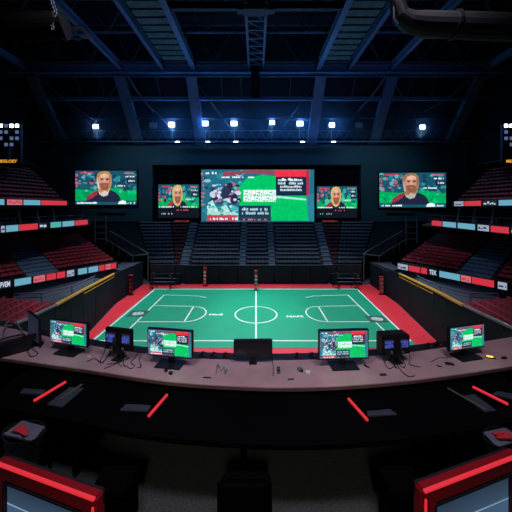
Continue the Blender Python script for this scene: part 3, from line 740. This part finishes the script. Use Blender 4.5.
# black lower work surface in front of the desk
ns = [p for p in nearc if -3.0 < p.x < 3.0]
wk = thing('work_counter', 'black lower counter running in front of the curved wooden desk', 'counter', (0, 2.7, 8.9), world=True)
part('counter_top', slab(off(ns, -.66), off(ns, -.03), 9.50, 9.545), M['black_surface'], wk)
for x in (-2.75, -1.8, -.12, 1.8, 2.75):
    y = min(ns, key=lambda p: abs(p.x-x)).y
    part('support_panel', MB().box(x-.02, x+.02, y-.55, y-.05, 8.9, 9.50), M['black_surface'], wk)
def on_counter(px, py, z=9.55): return G(px, py, z)
def strip(p, q, w, lab, m='strip_red', name='light_strip', cat='light strip', group='red light strips on the counter', h=.022):
    a, c = on_counter(*p), on_counter(*q)
    t = thing(name, lab, cat, ((a.x+c.x)/2, (a.y+c.y)/2, 9.545), group=group, world=True)
    up = Vector((0, 0, .0))
    part('tray', MB().bar(a+Vector((0, 0, .002)), c+Vector((0, 0, .002)), w*.8, .008), M['black_metal'], t)
    part('lit_tube', MB().tube([a+Vector((0, 0, .006+w*.25)), c+Vector((0, 0, .006+w*.25))], w*.27, 8), M[m], t)
    return t
strip((65.5, 383.5), (34, 402.5), .05, 'glowing red light strip at the far left, pointing to the left screen')
strip((167, 396.5), (148.5, 418), .05, 'glowing red light strip left of centre, under the second lit monitor')
strip((348.5, 400.5), (367.5, 422), .05, 'glowing red light strip right of centre on the black counter')
strip((473, 388.5), (508, 406), .05, 'glowing red light strip at the far right of the counter')
def slate(pts, m, lab, name='slate_panel', cat='panel', h=.012, group=None):
    c = [on_counter(*p, z=9.545+h) for p in pts]
    return single(name, MB().prism([(v.x, v.y) for v in c], 9.545, 9.545+h), m, lab, cat, group)
slate([(47, 404), (62, 407), (84, 388), (70, 387)], M['blue_grey'], 'grey folder lying beside the far left red strip', 'folder', 'folder')
slate([(20, 393), (42, 394), (46, 390), (24, 388)], M['blue_grey'], 'dim grey pad left of the far left red strip', 'writing_pad', 'pad')
slate([(120, 410), (148, 411), (151, 405), (126, 404)], M['blue_grey'], 'dim blue grey pad left of the second red strip', 'writing_pad', 'pad')
slate([(368, 416), (397, 414), (390, 409), (367, 411)], M['blue_grey'], 'dim blue grey pad right of the third red strip', 'writing_pad', 'pad')
slate([(464, 396), (485, 412), (496, 410), (474, 394)], M['blue_grey'], 'dark folder beside the far right red strip', 'folder', 'folder')
slate([(492, 394), (512, 399), (520, 395), (498, 391)], M['blue_grey'], 'dim grey pad right of the far right red strip', 'writing_pad', 'pad')
def rod(p, q, lab):
    a, c = on_counter(*p), on_counter(*q)
    single('pointer_stick', MB().tube([a+Vector((0, 0, .006)), c+Vector((0, 0, .006))], .011, 6), M['brown_metal'], lab, 'stick', 'thin sticks on the counter')
rod((82, 385), (60, 400), 'thin brown stick between grey folder and curved desk, left side')
rod((448, 389), (487, 411), 'thin brown stick beside the far right folder')
# tubs with papers
def tub(c, r, lab, paper, rz):
    t = thing('storage_tub', lab, 'tub', c, rz, 'black tubs behind the red-framed monitors')
    n = 20; vs = []; prof = [(r*.72, 0), (r, .30), (r*1.04, .31), (r*.97, .31), (r*.70, .03)]
    b = MB(); b.v = []
    for rr, z in prof: vs += [(rr*math.cos(2*math.pi*k/n), .62*rr*math.sin(2*math.pi*k/n), z) for k in range(n)]
    fs = [(i*n+k, i*n+(k+1) % n, (i+1)*n+(k+1) % n, (i+1)*n+k) for i in range(len(prof)-1) for k in range(n)]
    fs += [tuple(range(n))[::-1], tuple(range(4*n, 5*n))]
    part('tub_body', b.add(vs, fs), M['black_plastic'], t)
    part('paper_liner', MB().hexa((-r*.82, -.33*r, .285), (r*.9, -.25*r, .285), (r*.7, .42*r, .30), (-r*.7, .42*r, .30), (-r*.82, -.33*r, .30), (r*.9, -.25*r, .30), (r*.7, .42*r, .315), (-r*.7, .42*r, .315)), M['paper'], t, 'pale paper')
    b = MB()
    for k in range(7): b.bar((random.uniform(-.5, .2)*r, random.uniform(-.2, .2)*r, .322), (random.uniform(-.1, .5)*r, random.uniform(-.25, .2)*r, .325), .022, .012)
    part('red_scraps', b, M['red_pad'], t, 'red scraps')
c1, c2 = G(24, 431, 9.62), G(503, 437, 9.62)
tub((c1.x, c1.y, 9.31), .19, 'black tub with pale paper and red scraps behind the left red-framed monitor', True, R(-15))
tub((c2.x, c2.y, 9.31), .17, 'black tub with pale paper behind the right red-framed monitor', True, R(12))
for s, c in ((-1, c1), (1, c2)):
    t = thing('low_stand', 'low black stand under the %s tub' % ('left' if s < 0 else 'right'), 'stand', (c.x, c.y, 8.9))
    part('stand_top', MB().bbox(-.17, .17, -.12, .12, .375, .41, .008), M['black_surface'], t)
    for x in (-.15, .15):
        for y in (-.1, .1): part('leg', MB().box(x-.012, x+.012, y-.012, y+.012, 0, .375), M['black_surface'], t)
    x = -1.19 if s < 0 else 1.23
    t = thing('floor_cabinet', 'low black cabinet on the carpet inside the %s red-framed monitor' % ('left' if s < 0 else 'right'), 'cabinet', (x, 2.32, 8.9))
    part('body', MB().bbox(-.15, .15, -.12, .12, 0, .40, .008), M['black_surface'], t)
    d = part('door', MB().bbox(-.14, .14, -.132, -.122, .02, .38, .003), M['black_surface'], t)
    part('handle', MB().box(.10, .115, -.14, -.132, .16, .24), M['black_metal'], d)

# monitors on the desk ------------------------------------------------
def stand(t, z0, back=.05, fw=.17, fd=.10):
    part('foot', MB().bbox(-fw, fw, -fd+.02, fd+.02, 0, .014, .006), M['black_plastic'], t)
    part('neck', MB().hexa((-.035, back-.015, .014), (.035, back-.015, .014), (.035, back+.02, .014), (-.035, back+.02, .014), (-.028, back, z0+.12), (.028, back, z0+.12), (.028, back+.03, z0+.12), (-.028, back+.03, z0+.12)), M['black_plastic'], t)
def lit_monitor(px, py, w, h, z0, rz, lab, fr=.014):
    c = G(px, py, DZ)
    t = thing('monitor', lab, 'monitor', c, rz, 'lit monitors on the curved desk')
    stand(t, z0)
    part('casing', MB().bbox(-w/2-fr, w/2+fr, .002, .045, z0-fr*1.5, z0+h+fr, .006), M['black_plastic'], t)
    pic = feed_game(w, h); o = link('screen', pic.mb.mesh('screen', PIC_DESK), t); o.location = (0, 0, z0)
    return t
lit_monitor(68, 353, .60, .295, .125, R(-14), 'lit monitor at the left end of the desk showing green game')
lit_monitor(169.5, 365.5, .575, .315, .12, R(-9), 'lit monitor showing green game, right of the left blue-digit unit')
lit_monitor(344, 367, .605, .335, .11, R(3), 'lit monitor showing green game, right of the middle black screen')
lit_monitor(467.5, 357.5, .55, .285, .125, R(13), 'lit monitor at the right end of the desk showing green game')
DIG = {}
def digits(mb, x0, x1, z0, z1, y):
    n = 4
    for r in range(2):
        for k in range(n):
            a = x0+(x1-x0)*k/n; b_ = a+(x1-x0)/n*.72; zz0 = z0+(z1-z0)*r/2; zz1 = zz0+(z1-zz0 if r else (z1-z0)/2)*.8
            th = (b_-a)*.24
            segs = [(a, b_, zz0, zz0+th), (a, b_, zz1-th, zz1), (a, b_, (zz0+zz1-th)/2, (zz0+zz1+th)/2), (a, a+th, zz0, (zz0+zz1)/2), (a, a+th, (zz0+zz1)/2, zz1), (b_-th, b_, zz0, (zz0+zz1)/2), (b_-th, b_, (zz0+zz1)/2, zz1)]
            for sgm in segs:
                if random.random() < .72: mb.box(sgm[0], sgm[1], y-.003, y, sgm[2], sgm[3])
def digit_unit(px, py, w, h, z0, rz, lab, depth):
    c = G(px, py, DZ); t = thing('timing_unit', lab, 'display unit', c, rz, 'dark units with blue digits')
    stand(t, z0, fw=.07, fd=.07)
    part('casing', MB().bbox(-w/2, w/2, .0, depth, z0, z0+h, .012), M['black_plastic'], t)
    for x0, x1 in ((-w*.44, -w*.10), (w*.14, w*.44)):
        p = part('display', MB().box(x0, x1, -.004, -.0005, z0+h*.34, z0+h*.78), M['led_dark'], t)
        q = MB(); digits(q, x0+.01, x1-.005, z0+h*.38, z0+h*.74, -.005); part('blue_digits', q, M['led_blue'], p, 'glowing blue digits')
    b = MB()
    for k in range(3): b.tube([(-.03+.03*k, -.03, z0-.02), (-.03+.03*k, -.05, z0+h*.35), (-.05+.05*k, -.02, z0+h*.62)], .011)
    part('bracket', b, M['black_metal'], t)
    for k in range(5):
        x = -w*.4+k*w*.2; part('plug', MB().bbox(x-.012, x+.012, -.03, 0, z0+.02, z0+.05, .004), M['grey_plastic'] if k % 2 else M['black_metal'], t)
    for k in range(5):
        x = -w*.38+k*w*.19+random.uniform(-.02, .02)
        part('lead', MB().tube(smoothline([(x, -.025, z0+.03), (x-.01, -.05, z0-.05), (x+random.uniform(-.04, .04), -.08, .015), (x+random.uniform(-.08, .08), -.13, .006)], 4), .0045, 5), M['cable'], t)
digit_unit(118, 359.5, .40, .285, .115, R(-12), 'dark unit with blue digits left of centre, between lit monitors', .05)
digit_unit(396.5, 362.5, .37, .245, .10, R(6), 'dark boxy unit with blue digits between the two right lit monitors', .16)
c = G(253, 363.5, DZ)
t = thing('monitor', 'black switched-off monitor with a pale label at the middle of the desk', 'monitor', c, R(1))
stand(t, .08, fw=.05, fd=.05)
part('casing', MB().bbox(-.245, .245, 0, .05, .075, .295, .008), M['black_plastic'], t)
part('label', MB().box(-.205, -.095, -.003, 0, .115, .175), M['blue_grey'], t, 'pale paper label')
for x in (-.012, .012): part('cable_clip', MB().bbox(x-.01, x+.01, -.03, 0, .03, .09, .003), M['black_metal'], t)
c = G(33, 344, DZ)
t = thing('monitor', 'dark monitor seen edge-on at the far left of the desk', 'monitor', c, R(-37))
stand(t, .06, fw=.12, fd=.08)
part('casing', MB().bbox(-.25, .25, 0, .035, .06, .42, .008), M['black_plastic'], t)
part('screen', MB().box(-.235, .235, -.002, 0, .08, .405), M['led_dark'], t)

# small things on the desk ---------------------------------------------
def desk_at(px, py): return G(px, py, DZ)
c = desk_at(12, 353)
t = thing('video_camera', 'black video camera lying at the left end of the desk', 'camera', c, R(40))
part('camera_body', MB().bbox(-.20, .20, -.085, .085, .0, .17, .02), M['black_plastic'], t)
part('lens_barrel', MB().tube([(-.20, 0, .085), (-.27, 0, .085), (-.35, 0, .085)], [.06, .06, .075], 14), M['black_plastic'], t)
part('carry_handle', MB().tube(smoothline([(-.12, 0, .16), (-.11, 0, .215), (.11, 0, .215), (.12, 0, .16)], 4), .014, 8), M['black_plastic'], t)
part('viewfinder', MB().bbox(.14, .27, -.035, .035, .12, .19, .01), M['black_plastic'], t)
def cable(pts, lab, m='cable', r=.005, group='cables on the desk'):
    ps = smoothline([desk_at(x, y)+Vector((0, 0, r+dz)) for x, y, dz in pts], 5)
    return single('cable', MB().tube(ps, r, 6), M[m], lab, 'cable', group)
cable([(2, 338, .0), (6, 328, .06), (14, 325, .09), (22, 333, .02), (29, 337, 0)], 'pale looped cable at the far left edge of the desk', 'cable_grey', .008)
cable([(-4, 345, 0), (3, 338, .03), (5, 330, .05), (12, 329, .05)], 'second pale cable looping behind the left video camera', 'cable_grey', .007)
cable([(27, 350, 0), (31, 357, 0), (38, 354, 0), (33, 349, 0), (36, 345, .02)], 'dark coiled cable under the edge-on monitor')
cable([(87, 362, 0), (95, 359, 0), (101, 363, 0), (108, 357, 0), (113, 352, .03)], 'dark cable trailing from the left blue-digit unit')
cable([(104, 369, 0), (112, 366, 0), (121, 362, 0), (130, 358, 0)], 'dark cable along the desk edge before the left blue-digit unit')
cable([(126, 366, 0), (131, 369, 0), (135, 366, 0), (131, 363, 0), (137, 357, .02), (139, 352, .04)], 'dark looped cable right of the left blue-digit unit')
cable([(137, 368, 0), (141, 367, 0), (139, 360, 0), (142, 354, .02)], 'thin dark cable before the second lit monitor')
cable([(216, 374, 0), (218, 366, .02), (221, 371, 0), (224, 368, .01), (225, 374, 0), (227, 370, .01)], 'pale crumpled cable left of the middle black monitor', 'cable_grey', .006)
cable([(273, 376, 0), (273.5, 368, 0), (272.5, 362, 0), (271, 357, .02)], 'thin dark cable beside the remote control')
cable([(397, 365, .0), (402, 372, 0), (409, 377, 0), (415, 376, 0)], 'dark cable trailing right from the boxy blue-digit unit')
cable([(383, 360, .03), (386, 366, .0), (390, 369, 0), (395, 366, .0)], 'dark looped cable left under the boxy blue-digit unit')
cable([(448, 359, 0), (441, 357.5, 0), (437, 359, 0), (431, 362, 0)], 'dark cable beside the amber lamp', r=.004)
def gadget(name, px, py, w, d, h, m, lab, cat, rz=0, b=.006, extra=None):
    c = desk_at(px, py); t = thing(name, lab, cat, c, rz)
    part('body', MB().bbox(-w/2, w/2, -d/2, d/2, 0, h, min(b, h*.3)), M[m], t)
    for nm, box, mm in (extra or ()): part(nm, MB().bbox(*box, .002), M[mm], t)
    return t
gadget('remote_control', 278.5, 371, .045, .13, .02, 'grey_plastic', 'grey remote control lying right of the middle black monitor', 'remote', R(-3), extra=[('keypad', (-.017, .017, -.05, .0, .019, .024), 'black_plastic'), ('display_window', (-.017, .017, .02, .055, .019, .022), 'black_plastic')])
gadget('power_adapter', 300, 370.5, .05, .06, .035, 'grey_plastic', 'grey power adapter right of the remote control', 'adapter', R(25), extra=[('plug', (-.012, .012, -.055, -.028, .01, .024), 'black_plastic')])
gadget('white_plug', 308, 373.5, .055, .045, .03, 'white_paint', 'white plug block beside the grey power adapter', 'plug', R(-15), extra=[('pin', (-.03, -.024, -.035, -.02, .01, .016), 'grey_plastic')])
gadget('headset_case', 166, 371.5, .035, .04, .05, 'black_plastic', 'small upright black case beside the second lit monitor', 'case', R(20), extra=[('lid', (-.018, .018, -.021, .021, .048, .056), 'black_plastic')])
gadget('computer_mouse', 170.5, 374, .05, .04, .025, 'black_plastic', 'small black mouse beside the upright case', 'mouse', R(-30), .011, extra=[('scroll_wheel', (-.004, .004, -.012, -.002, .023, .028), 'grey_plastic')])
gadget('marker_pen', 207, 378, .09, .012, .012, 'black_plastic', 'thin dark pen at the desk edge left of centre', 'pen', R(-4), extra=[('cap', (.03, .05, -.007, .007, -.0, .014), 'grey_plastic')])
gadget('notebook', 291, 379.5, .07, .02, .008, 'black_plastic', 'tiny dark case at the desk edge below the remote', 'case', R(6), extra=[('clasp', (-.006, .006, -.012, -.009, .001, .007), 'grey_plastic')])
gadget('white_tag', 89.5, 357, .05, .03, .012, 'white_paint', 'small white tag right of the left lit monitor', 'tag', R(20), extra=[('ring', (.024, .034, -.006, .006, .002, .010), 'black_metal')])
gadget('phone', 383, 375, .08, .035, .012, 'black_plastic', 'black phone at the desk edge before the boxy unit', 'phone', R(8), extra=[('screen', (-.034, .034, -.014, .014, .0105, .0125), 'led_dark')])
gadget('cable_tie', 367, 367, .02, .06, .012, 'black_plastic', 'small black clip right of the third lit monitor', 'clip', R(35), extra=[('jaw', (-.012, .012, .02, .034, .001, .015), 'black_metal')])
gadget('glasses_case', 449.5, 364.5, .10, .045, .02, 'black_plastic', 'black flat case before the right lit monitor', 'case', R(-15), extra=[('hinge', (-.04, .04, .02, .025, .008, .014), 'grey_plastic')])
gadget('pocket_knife', 439, 366.5, .05, .015, .012, 'black_plastic', 'thin black tool left of the flat case', 'tool', R(-30), extra=[('tip', (.024, .036, -.004, .004, .003, .009), 'grey_plastic')])
c = desk_at(490.5, 358); t = thing('indicator_lamp', 'small glowing amber lamp right of the right lit monitor', 'lamp', c, R(-18))
part('lamp_base', MB().bbox(-.055, .055, -.02, .02, 0, .012, .004), M['black_plastic'], t); part('amber_bulb', MB().bbox(-.045, .03, -.013, .013, .012, .026, .005), M['amber'], t)
gadget('power_brick', 504, 358.5, .06, .04, .02, 'black_plastic', 'black power brick right of the amber lamp', 'adapter', R(10), extra=[('plug', (-.045, -.03, -.008, .008, .004, .016), 'black_metal')])
tl = lambda px, py: P(px, py, 3.75)
for px, lab in ((203, 'leftmost small black microphone on the trough left of centre'), (213.5, 'second small black microphone on the trough left of centre'), (225.5, 'third small black microphone nearest the middle monitor'), (297, 'small black microphone on the trough right of centre'), (312, 'small black microphone just left of third lit monitor'), (428, 'small black microphone right of the boxy blue-digit unit'), (437, 'small black microphone left of the right lit monitor')):
    i = min(range(len(farc)), key=lambda k: abs(CX+F*farc[k].x/(farc[k].y+.08)-px))
    q = farc[i]; x = (px-CX)/F*(q.y+.08)
    t = thing('microphone', lab, 'microphone', (x, q.y+.08, DZ+.004), 0, 'microphones along the cable trough')
    part('mic_base', MB().bbox(-.045, .045, -.03, .03, 0, .03, .008), M['black_plastic'], t)
    part('mic_head', MB().tube([(0, 0, .02), (0, -.006, .035), (0, -.008, .05)], [.018, .022, .014], 10), M['black_plastic'], t)
    part('status_light', MB().box(.02, .03, -.0315, -.030, .012, .02), M['glow_red'], t)

# red-framed monitors in the foreground ---------------------------------
RP = picture_mat('foreground_screen_picture', 1., .1, 3.)
for s, n in ((-1, 'left'), (1, 'right')):
    near, far = (-.92, 1.60) if s < 0 else (.97, 1.62), (-1.72, 1.83) if s < 0 else (1.77, 1.86)
    near, far = Vector(near+(0,)), Vector(far+(0,)); d = far-near; w = d.length; mid = (near+far)/2
    ang = math.atan2(d.y, d.x) if s > 0 else math.atan2(-d.y, -d.x)
    ztop = 9.90 if s < 0 else 9.925; t = thing('monitor', 'large red-framed monitor in the bottom %s corner' % n, 'monitor', (mid.x, mid.y, 9.42), ang, 'red-framed monitors in the foreground')
    z1 = ztop-9.42; z0 = .03; fr = .098
    part('foot', MB().bbox(-.18, .18, -.08, .14, 0, .02, .006), M['black_plastic'], t)
    part('neck', MB().box(-.04, .04, .03, .07, .02, .3), M['black_plastic'], t)
    b = MB(); b.bbox(-w/2, w/2, -.02, .05, z1-fr, z1, .012); b.bbox(-w/2, w/2, -.02, .05, z0, z0+fr, .012); b.bbox(-w/2, -w/2+fr, -.02, .05, z0+fr-.012, z1-fr+.012, .003); b.bbox(w/2-fr, w/2, -.02, .05, z0+fr-.012, z1-fr+.012, .003)
    part('red_frame', b, M['red_frame'], t, 'glossy red frame')
    part('back_shell', MB().bbox(-w/2+.01, w/2-.01, .03, .07, z0+.01, z1-.01, .01), M['black_plastic'], t)
    b = MB().box(-w/2+.01, w/2-.01, -.024, -.006, z1-.006, z1+.006); part('light_edge', b, M['strip_red'], t, 'glowing red top edge')
    e = w/2-.012 if s < 0 else -w/2+.012
    part('side_light', MB().box(e-.006, e+.006, -.028, -.02, z0, z1-.04), M['strip_red'], t, 'glowing red side line')
    b = MB(); b.box(-w/2+fr-.006, w/2-fr+.006, -.024, .0, z1-fr-.012, z1-fr); b.box(-w/2+fr-.014, -w/2+fr, -.024, 0, z0+fr, z1-fr); b.box(w/2-fr, w/2-fr+.014, -.024, 0, z0+fr, z1-fr)
    part('inner_bezel', b, M['black_plastic'], t)
    pic = Pic(w-2*fr, z1-z0-2*fr); N = 12
    for k in range(N):
        g = k/(N-1); pic.rect(0, k/N, 1, (k+1)/N, (.06-.045*g, .10-.068*g, .16-.10*g))
    pic.n = 20; pic.rect(0, .1, 1, .42, (.05, .10, .18)); pic.poly([(0, .42), (1, .38), (1, .36), (0, .38)], (.25, .35, .5))
    o = link('screen', pic.mb.mesh('screen', RP), t); o.location = (0, -.004, z0+fr)
    q = thing('side_table', 'black table under the %s red-framed monitor' % n, 'table', (mid.x, mid.y-.05, 8.9), ang, 'black tables in the foreground')
    part('table_top', MB().bbox(-w/2-.12, w/2+.12, -.3, .22, .48, .52, .008), M['black_surface'], q)
    part('side_panel', MB().box(-w/2-.12, -w/2-.09, -.3, .22, 0, .48).box(w/2+.09, w/2+.12, -.3, .22, 0, .48), M['black_surface'], q)
    part('modesty_panel', MB().box(-w/2-.09, w/2+.09, .19, .21, .0, .48), M['black_surface'], q)
# black chair at the middle of the foreground
c = G(246, 470, 9.5); t = thing('office_chair', 'black high-backed office chair at the middle of the counter', 'chair', (c.x, c.y-.05, 8.9), R(180))
part('seat', MB().bbox(-.2, .2, -.22, .2, .38, .46, .03), M['black_surface'], t)
part('backrest', MB().bbox(-.19, .19, .18, .25, .48, .80, .03), M['black_surface'], t)
part('column', MB().tube([(0, 0, .09), (0, 0, .38)], .03, 10), M['black_metal'], t)
for k in range(5):
    a = k*1.2566; l = part('leg', MB().bar((0, 0, .09), (.26*math.cos(a), .26*math.sin(a), .06), .04, .03), M['black_metal'], t)
    part('caster', MB().tube([(.26*math.cos(a)-.015, .26*math.sin(a), .027), (.26*math.cos(a)+.015, .26*math.sin(a), .027)], .027, 10), M['black_plastic'], l)

# ------------------------------------------------------------------ seats as individuals
dg = bpy.context.evaluated_depsgraph_get(); dg.update()
eye = Vector((0, 0, H))
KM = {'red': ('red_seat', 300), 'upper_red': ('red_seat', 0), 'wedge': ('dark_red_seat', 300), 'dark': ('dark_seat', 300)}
def in_view(v):
    x = CX+F*v.x/v.y; y = HY-F*(v.z-H)/v.y
    return -1 < x < 513 and -1 < y < 513
def seen(v):
    d = v-eye; hit, loc, *_ = SC.ray_cast(dg, eye, d.normalized(), distance=d.length-.35)
    return not hit
groups = {}
for k, v, a in SEATS: groups.setdefault(k, []).append((v, a))
smb = seat_mb(); seat_me = {}
names = {'red': 'red stadium seats in the side stands', 'wedge': 'dark red seats in the far wedges', 'dark': 'dark blue grey seats behind the court'}
for k, lst in groups.items():
    mname, lim = KM[k]
    vis = [(v, a) for v, a in lst if in_view(v+Vector((0, 0, .6))) and seen(v+Vector((0, 0, .7)))]
    vis.sort(key=lambda q: (q[0]-eye).length)
    ind = vis[:lim]; ids = set(id(q[0]) for q in ind)
    rest = [(v, a) for v, a in lst if id(v) not in ids]
    if ind:
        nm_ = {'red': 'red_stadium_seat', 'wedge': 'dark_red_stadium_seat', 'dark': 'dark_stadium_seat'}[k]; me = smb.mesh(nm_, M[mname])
        for v, a in ind:
            o = link(nm_, me); o.location = v; o.rotation_euler = (0, 0, a)
            side = 'left' if v.x < 0 else 'right'
            if k == 'red': lab = 'folding red stadium seat in the lower rows of the %s side stand' % side
            elif k == 'wedge': lab = 'dark red seat in the narrow wedge of the far %s corner' % side
            else: lab = 'dark blue grey stadium seat in the stand behind the far crash pads'
            g = names[k] + ((' ' + side) if k != 'dark' else '')
            tag(o, lab, 'seat', g)
    for side in (-1, 1):
        b = MB()
        for v, a in rest:
            if (v.x < 0) != (side < 0): continue
            ca, sa = math.cos(a), math.sin(a)
            b.add([(v.x+x*ca-y*sa, v.y+x*sa+y*ca, v.z+z) for x, y, z in smb.v], smb.f)
        if b.v:
            sd = 'left' if side < 0 else 'right'
            nm = {'red': 'remaining rows of red seats in the %s middle tier', 'upper_red': 'rows of red seats in the %s upper tier above the top ribbon board', 'wedge': 'back rows of dark red seats in the %s wedge', 'dark': 'upper rows of dark seats in the %s half of the far stand'}[k] % sd
            tag(link('seat_rows', b.mesh('seat_rows', M[mname])), nm, 'seats', None, 'stuff')

# ------------------------------------------------------------------ light
def light(kind, loc, energy, col=(1, 1, 1), target=None, size=1., angle=60, blend=.5, name='lamp'):
    l = bpy.data.lights.new(name, kind); l.energy = energy; l.color = col
    if kind == 'SPOT': l.spot_size = R(angle); l.spot_blend = blend; l.shadow_soft_size = size
    elif kind == 'AREA': l.size = size
    else: l.shadow_soft_size = size
    o = bpy.data.objects.new(name, l); COL.objects.link(o); o.location = loc
    if target is not None: o.rotation_euler = (Vector(target)-Vector(loc)).to_track_quat('-Z', 'Y').to_euler()
    return o
w = bpy.data.worlds.new('world'); SC.world = w; w.use_nodes = True
bg = w.node_tree.nodes['Background']; bg.inputs[0].default_value = (.012, .022, .055, 1); bg.inputs[1].default_value = .35
for x in (-9, 9):
    for y in (26, 34): light('SPOT', (x, y, 33.2), 16500, (.93, .98, 1.), (x*.85, y-.5+(30-y)*.1, 0), 1., 50, .45, 'court_spot')
for px, py in FL:
    c = P(px, py, 49.9)
    light('SPOT', (c.x, c.y, c.z), 2500, (.55, .75, 1.), (c.x*.6, 30, 0), .4, 60, .6, 'flood_beam')
    light('POINT', (c.x, 49.3, c.z+.2), 520 if 100 < px < 400 else 90, (.05, .30, 1.), None, .4, name='flood_glow')  # extra blue point added at each floodlight for halo and rafter glow
for s in (-1, 1):                                      # unseen spots over the side stands and the far stand, plus added fills
    light('SPOT', (s*10, 16, 33), 9500, (.9, .82, 1.), (s*23, 31, 4), 2., 42, .8, 'stand_spot')
    light('SPOT', (s*6, 34, 33), 7500, (.45, .66, 1.), (s*9, 46, 5), 2., 50, .8, 'far_stand_spot')
    light('SPOT', (s*16, 28, 20), 1900, (.14, .32, 1.), (s*14, 42, 34), 1., 110, .9, 'roof_fill')  # blue fill added in mid-air to brighten the roof beams
    light('SPOT', (s*20, 30, 31), 4200, (.50, .78, 1.), (s*22, 52, 15), 2., 55, .9, 'back_wall_fill')  # unseen fill added to lift the teal back wall
light('SPOT', (-1.5, 1.0, 15.5), 440, (.80, .78, 1.), (-1.9, 3.6, 9.6), .5, 95, .7, 'desk_spot')
light('SPOT', (1.8, 1.0, 15.5), 450, (.90, .82, 1.), (1.7, 3.6, 9.6), .5, 95, .7, 'desk_spot')
light('SPOT', (0, -3.2, 13.6), 260, (1., .97, .9), (0, 2.55, 8.9), .3, 34, .6, 'carpet_fill')  # unseen lamp added behind the camera to brighten the carpet
# added scattering volume that imitates the lens glow around the floodlights
hz = bpy.data.materials.new('halo_volume'); hz.use_nodes = True; nt = hz.node_tree
nt.nodes.remove(nt.nodes['Principled BSDF'])
vs = nt.nodes.new('ShaderNodeVolumeScatter'); vs.inputs['Density'].default_value = .08; vs.inputs['Color'].default_value = (.4, .7, 1, 1); vs.inputs['Anisotropy'].default_value = .2
nt.links.new(vs.outputs['Volume'], nt.nodes['Material Output'].inputs['Volume'])
o = link('halo_volume', MB().box(-39, 39, 49.25, 50.9, 23.7, 31).mesh('halo_volume', hz)); tag(o, 'added scattering volume imitating the blue halo of the bright floodlights', 'halo_volume', None, 'stuff')

SC.view_settings.view_transform = 'Standard'; SC.view_settings.look = 'None'
SC.view_settings.exposure = 0; SC.view_settings.gamma = 1; SC.view_settings.use_curve_mapping = False
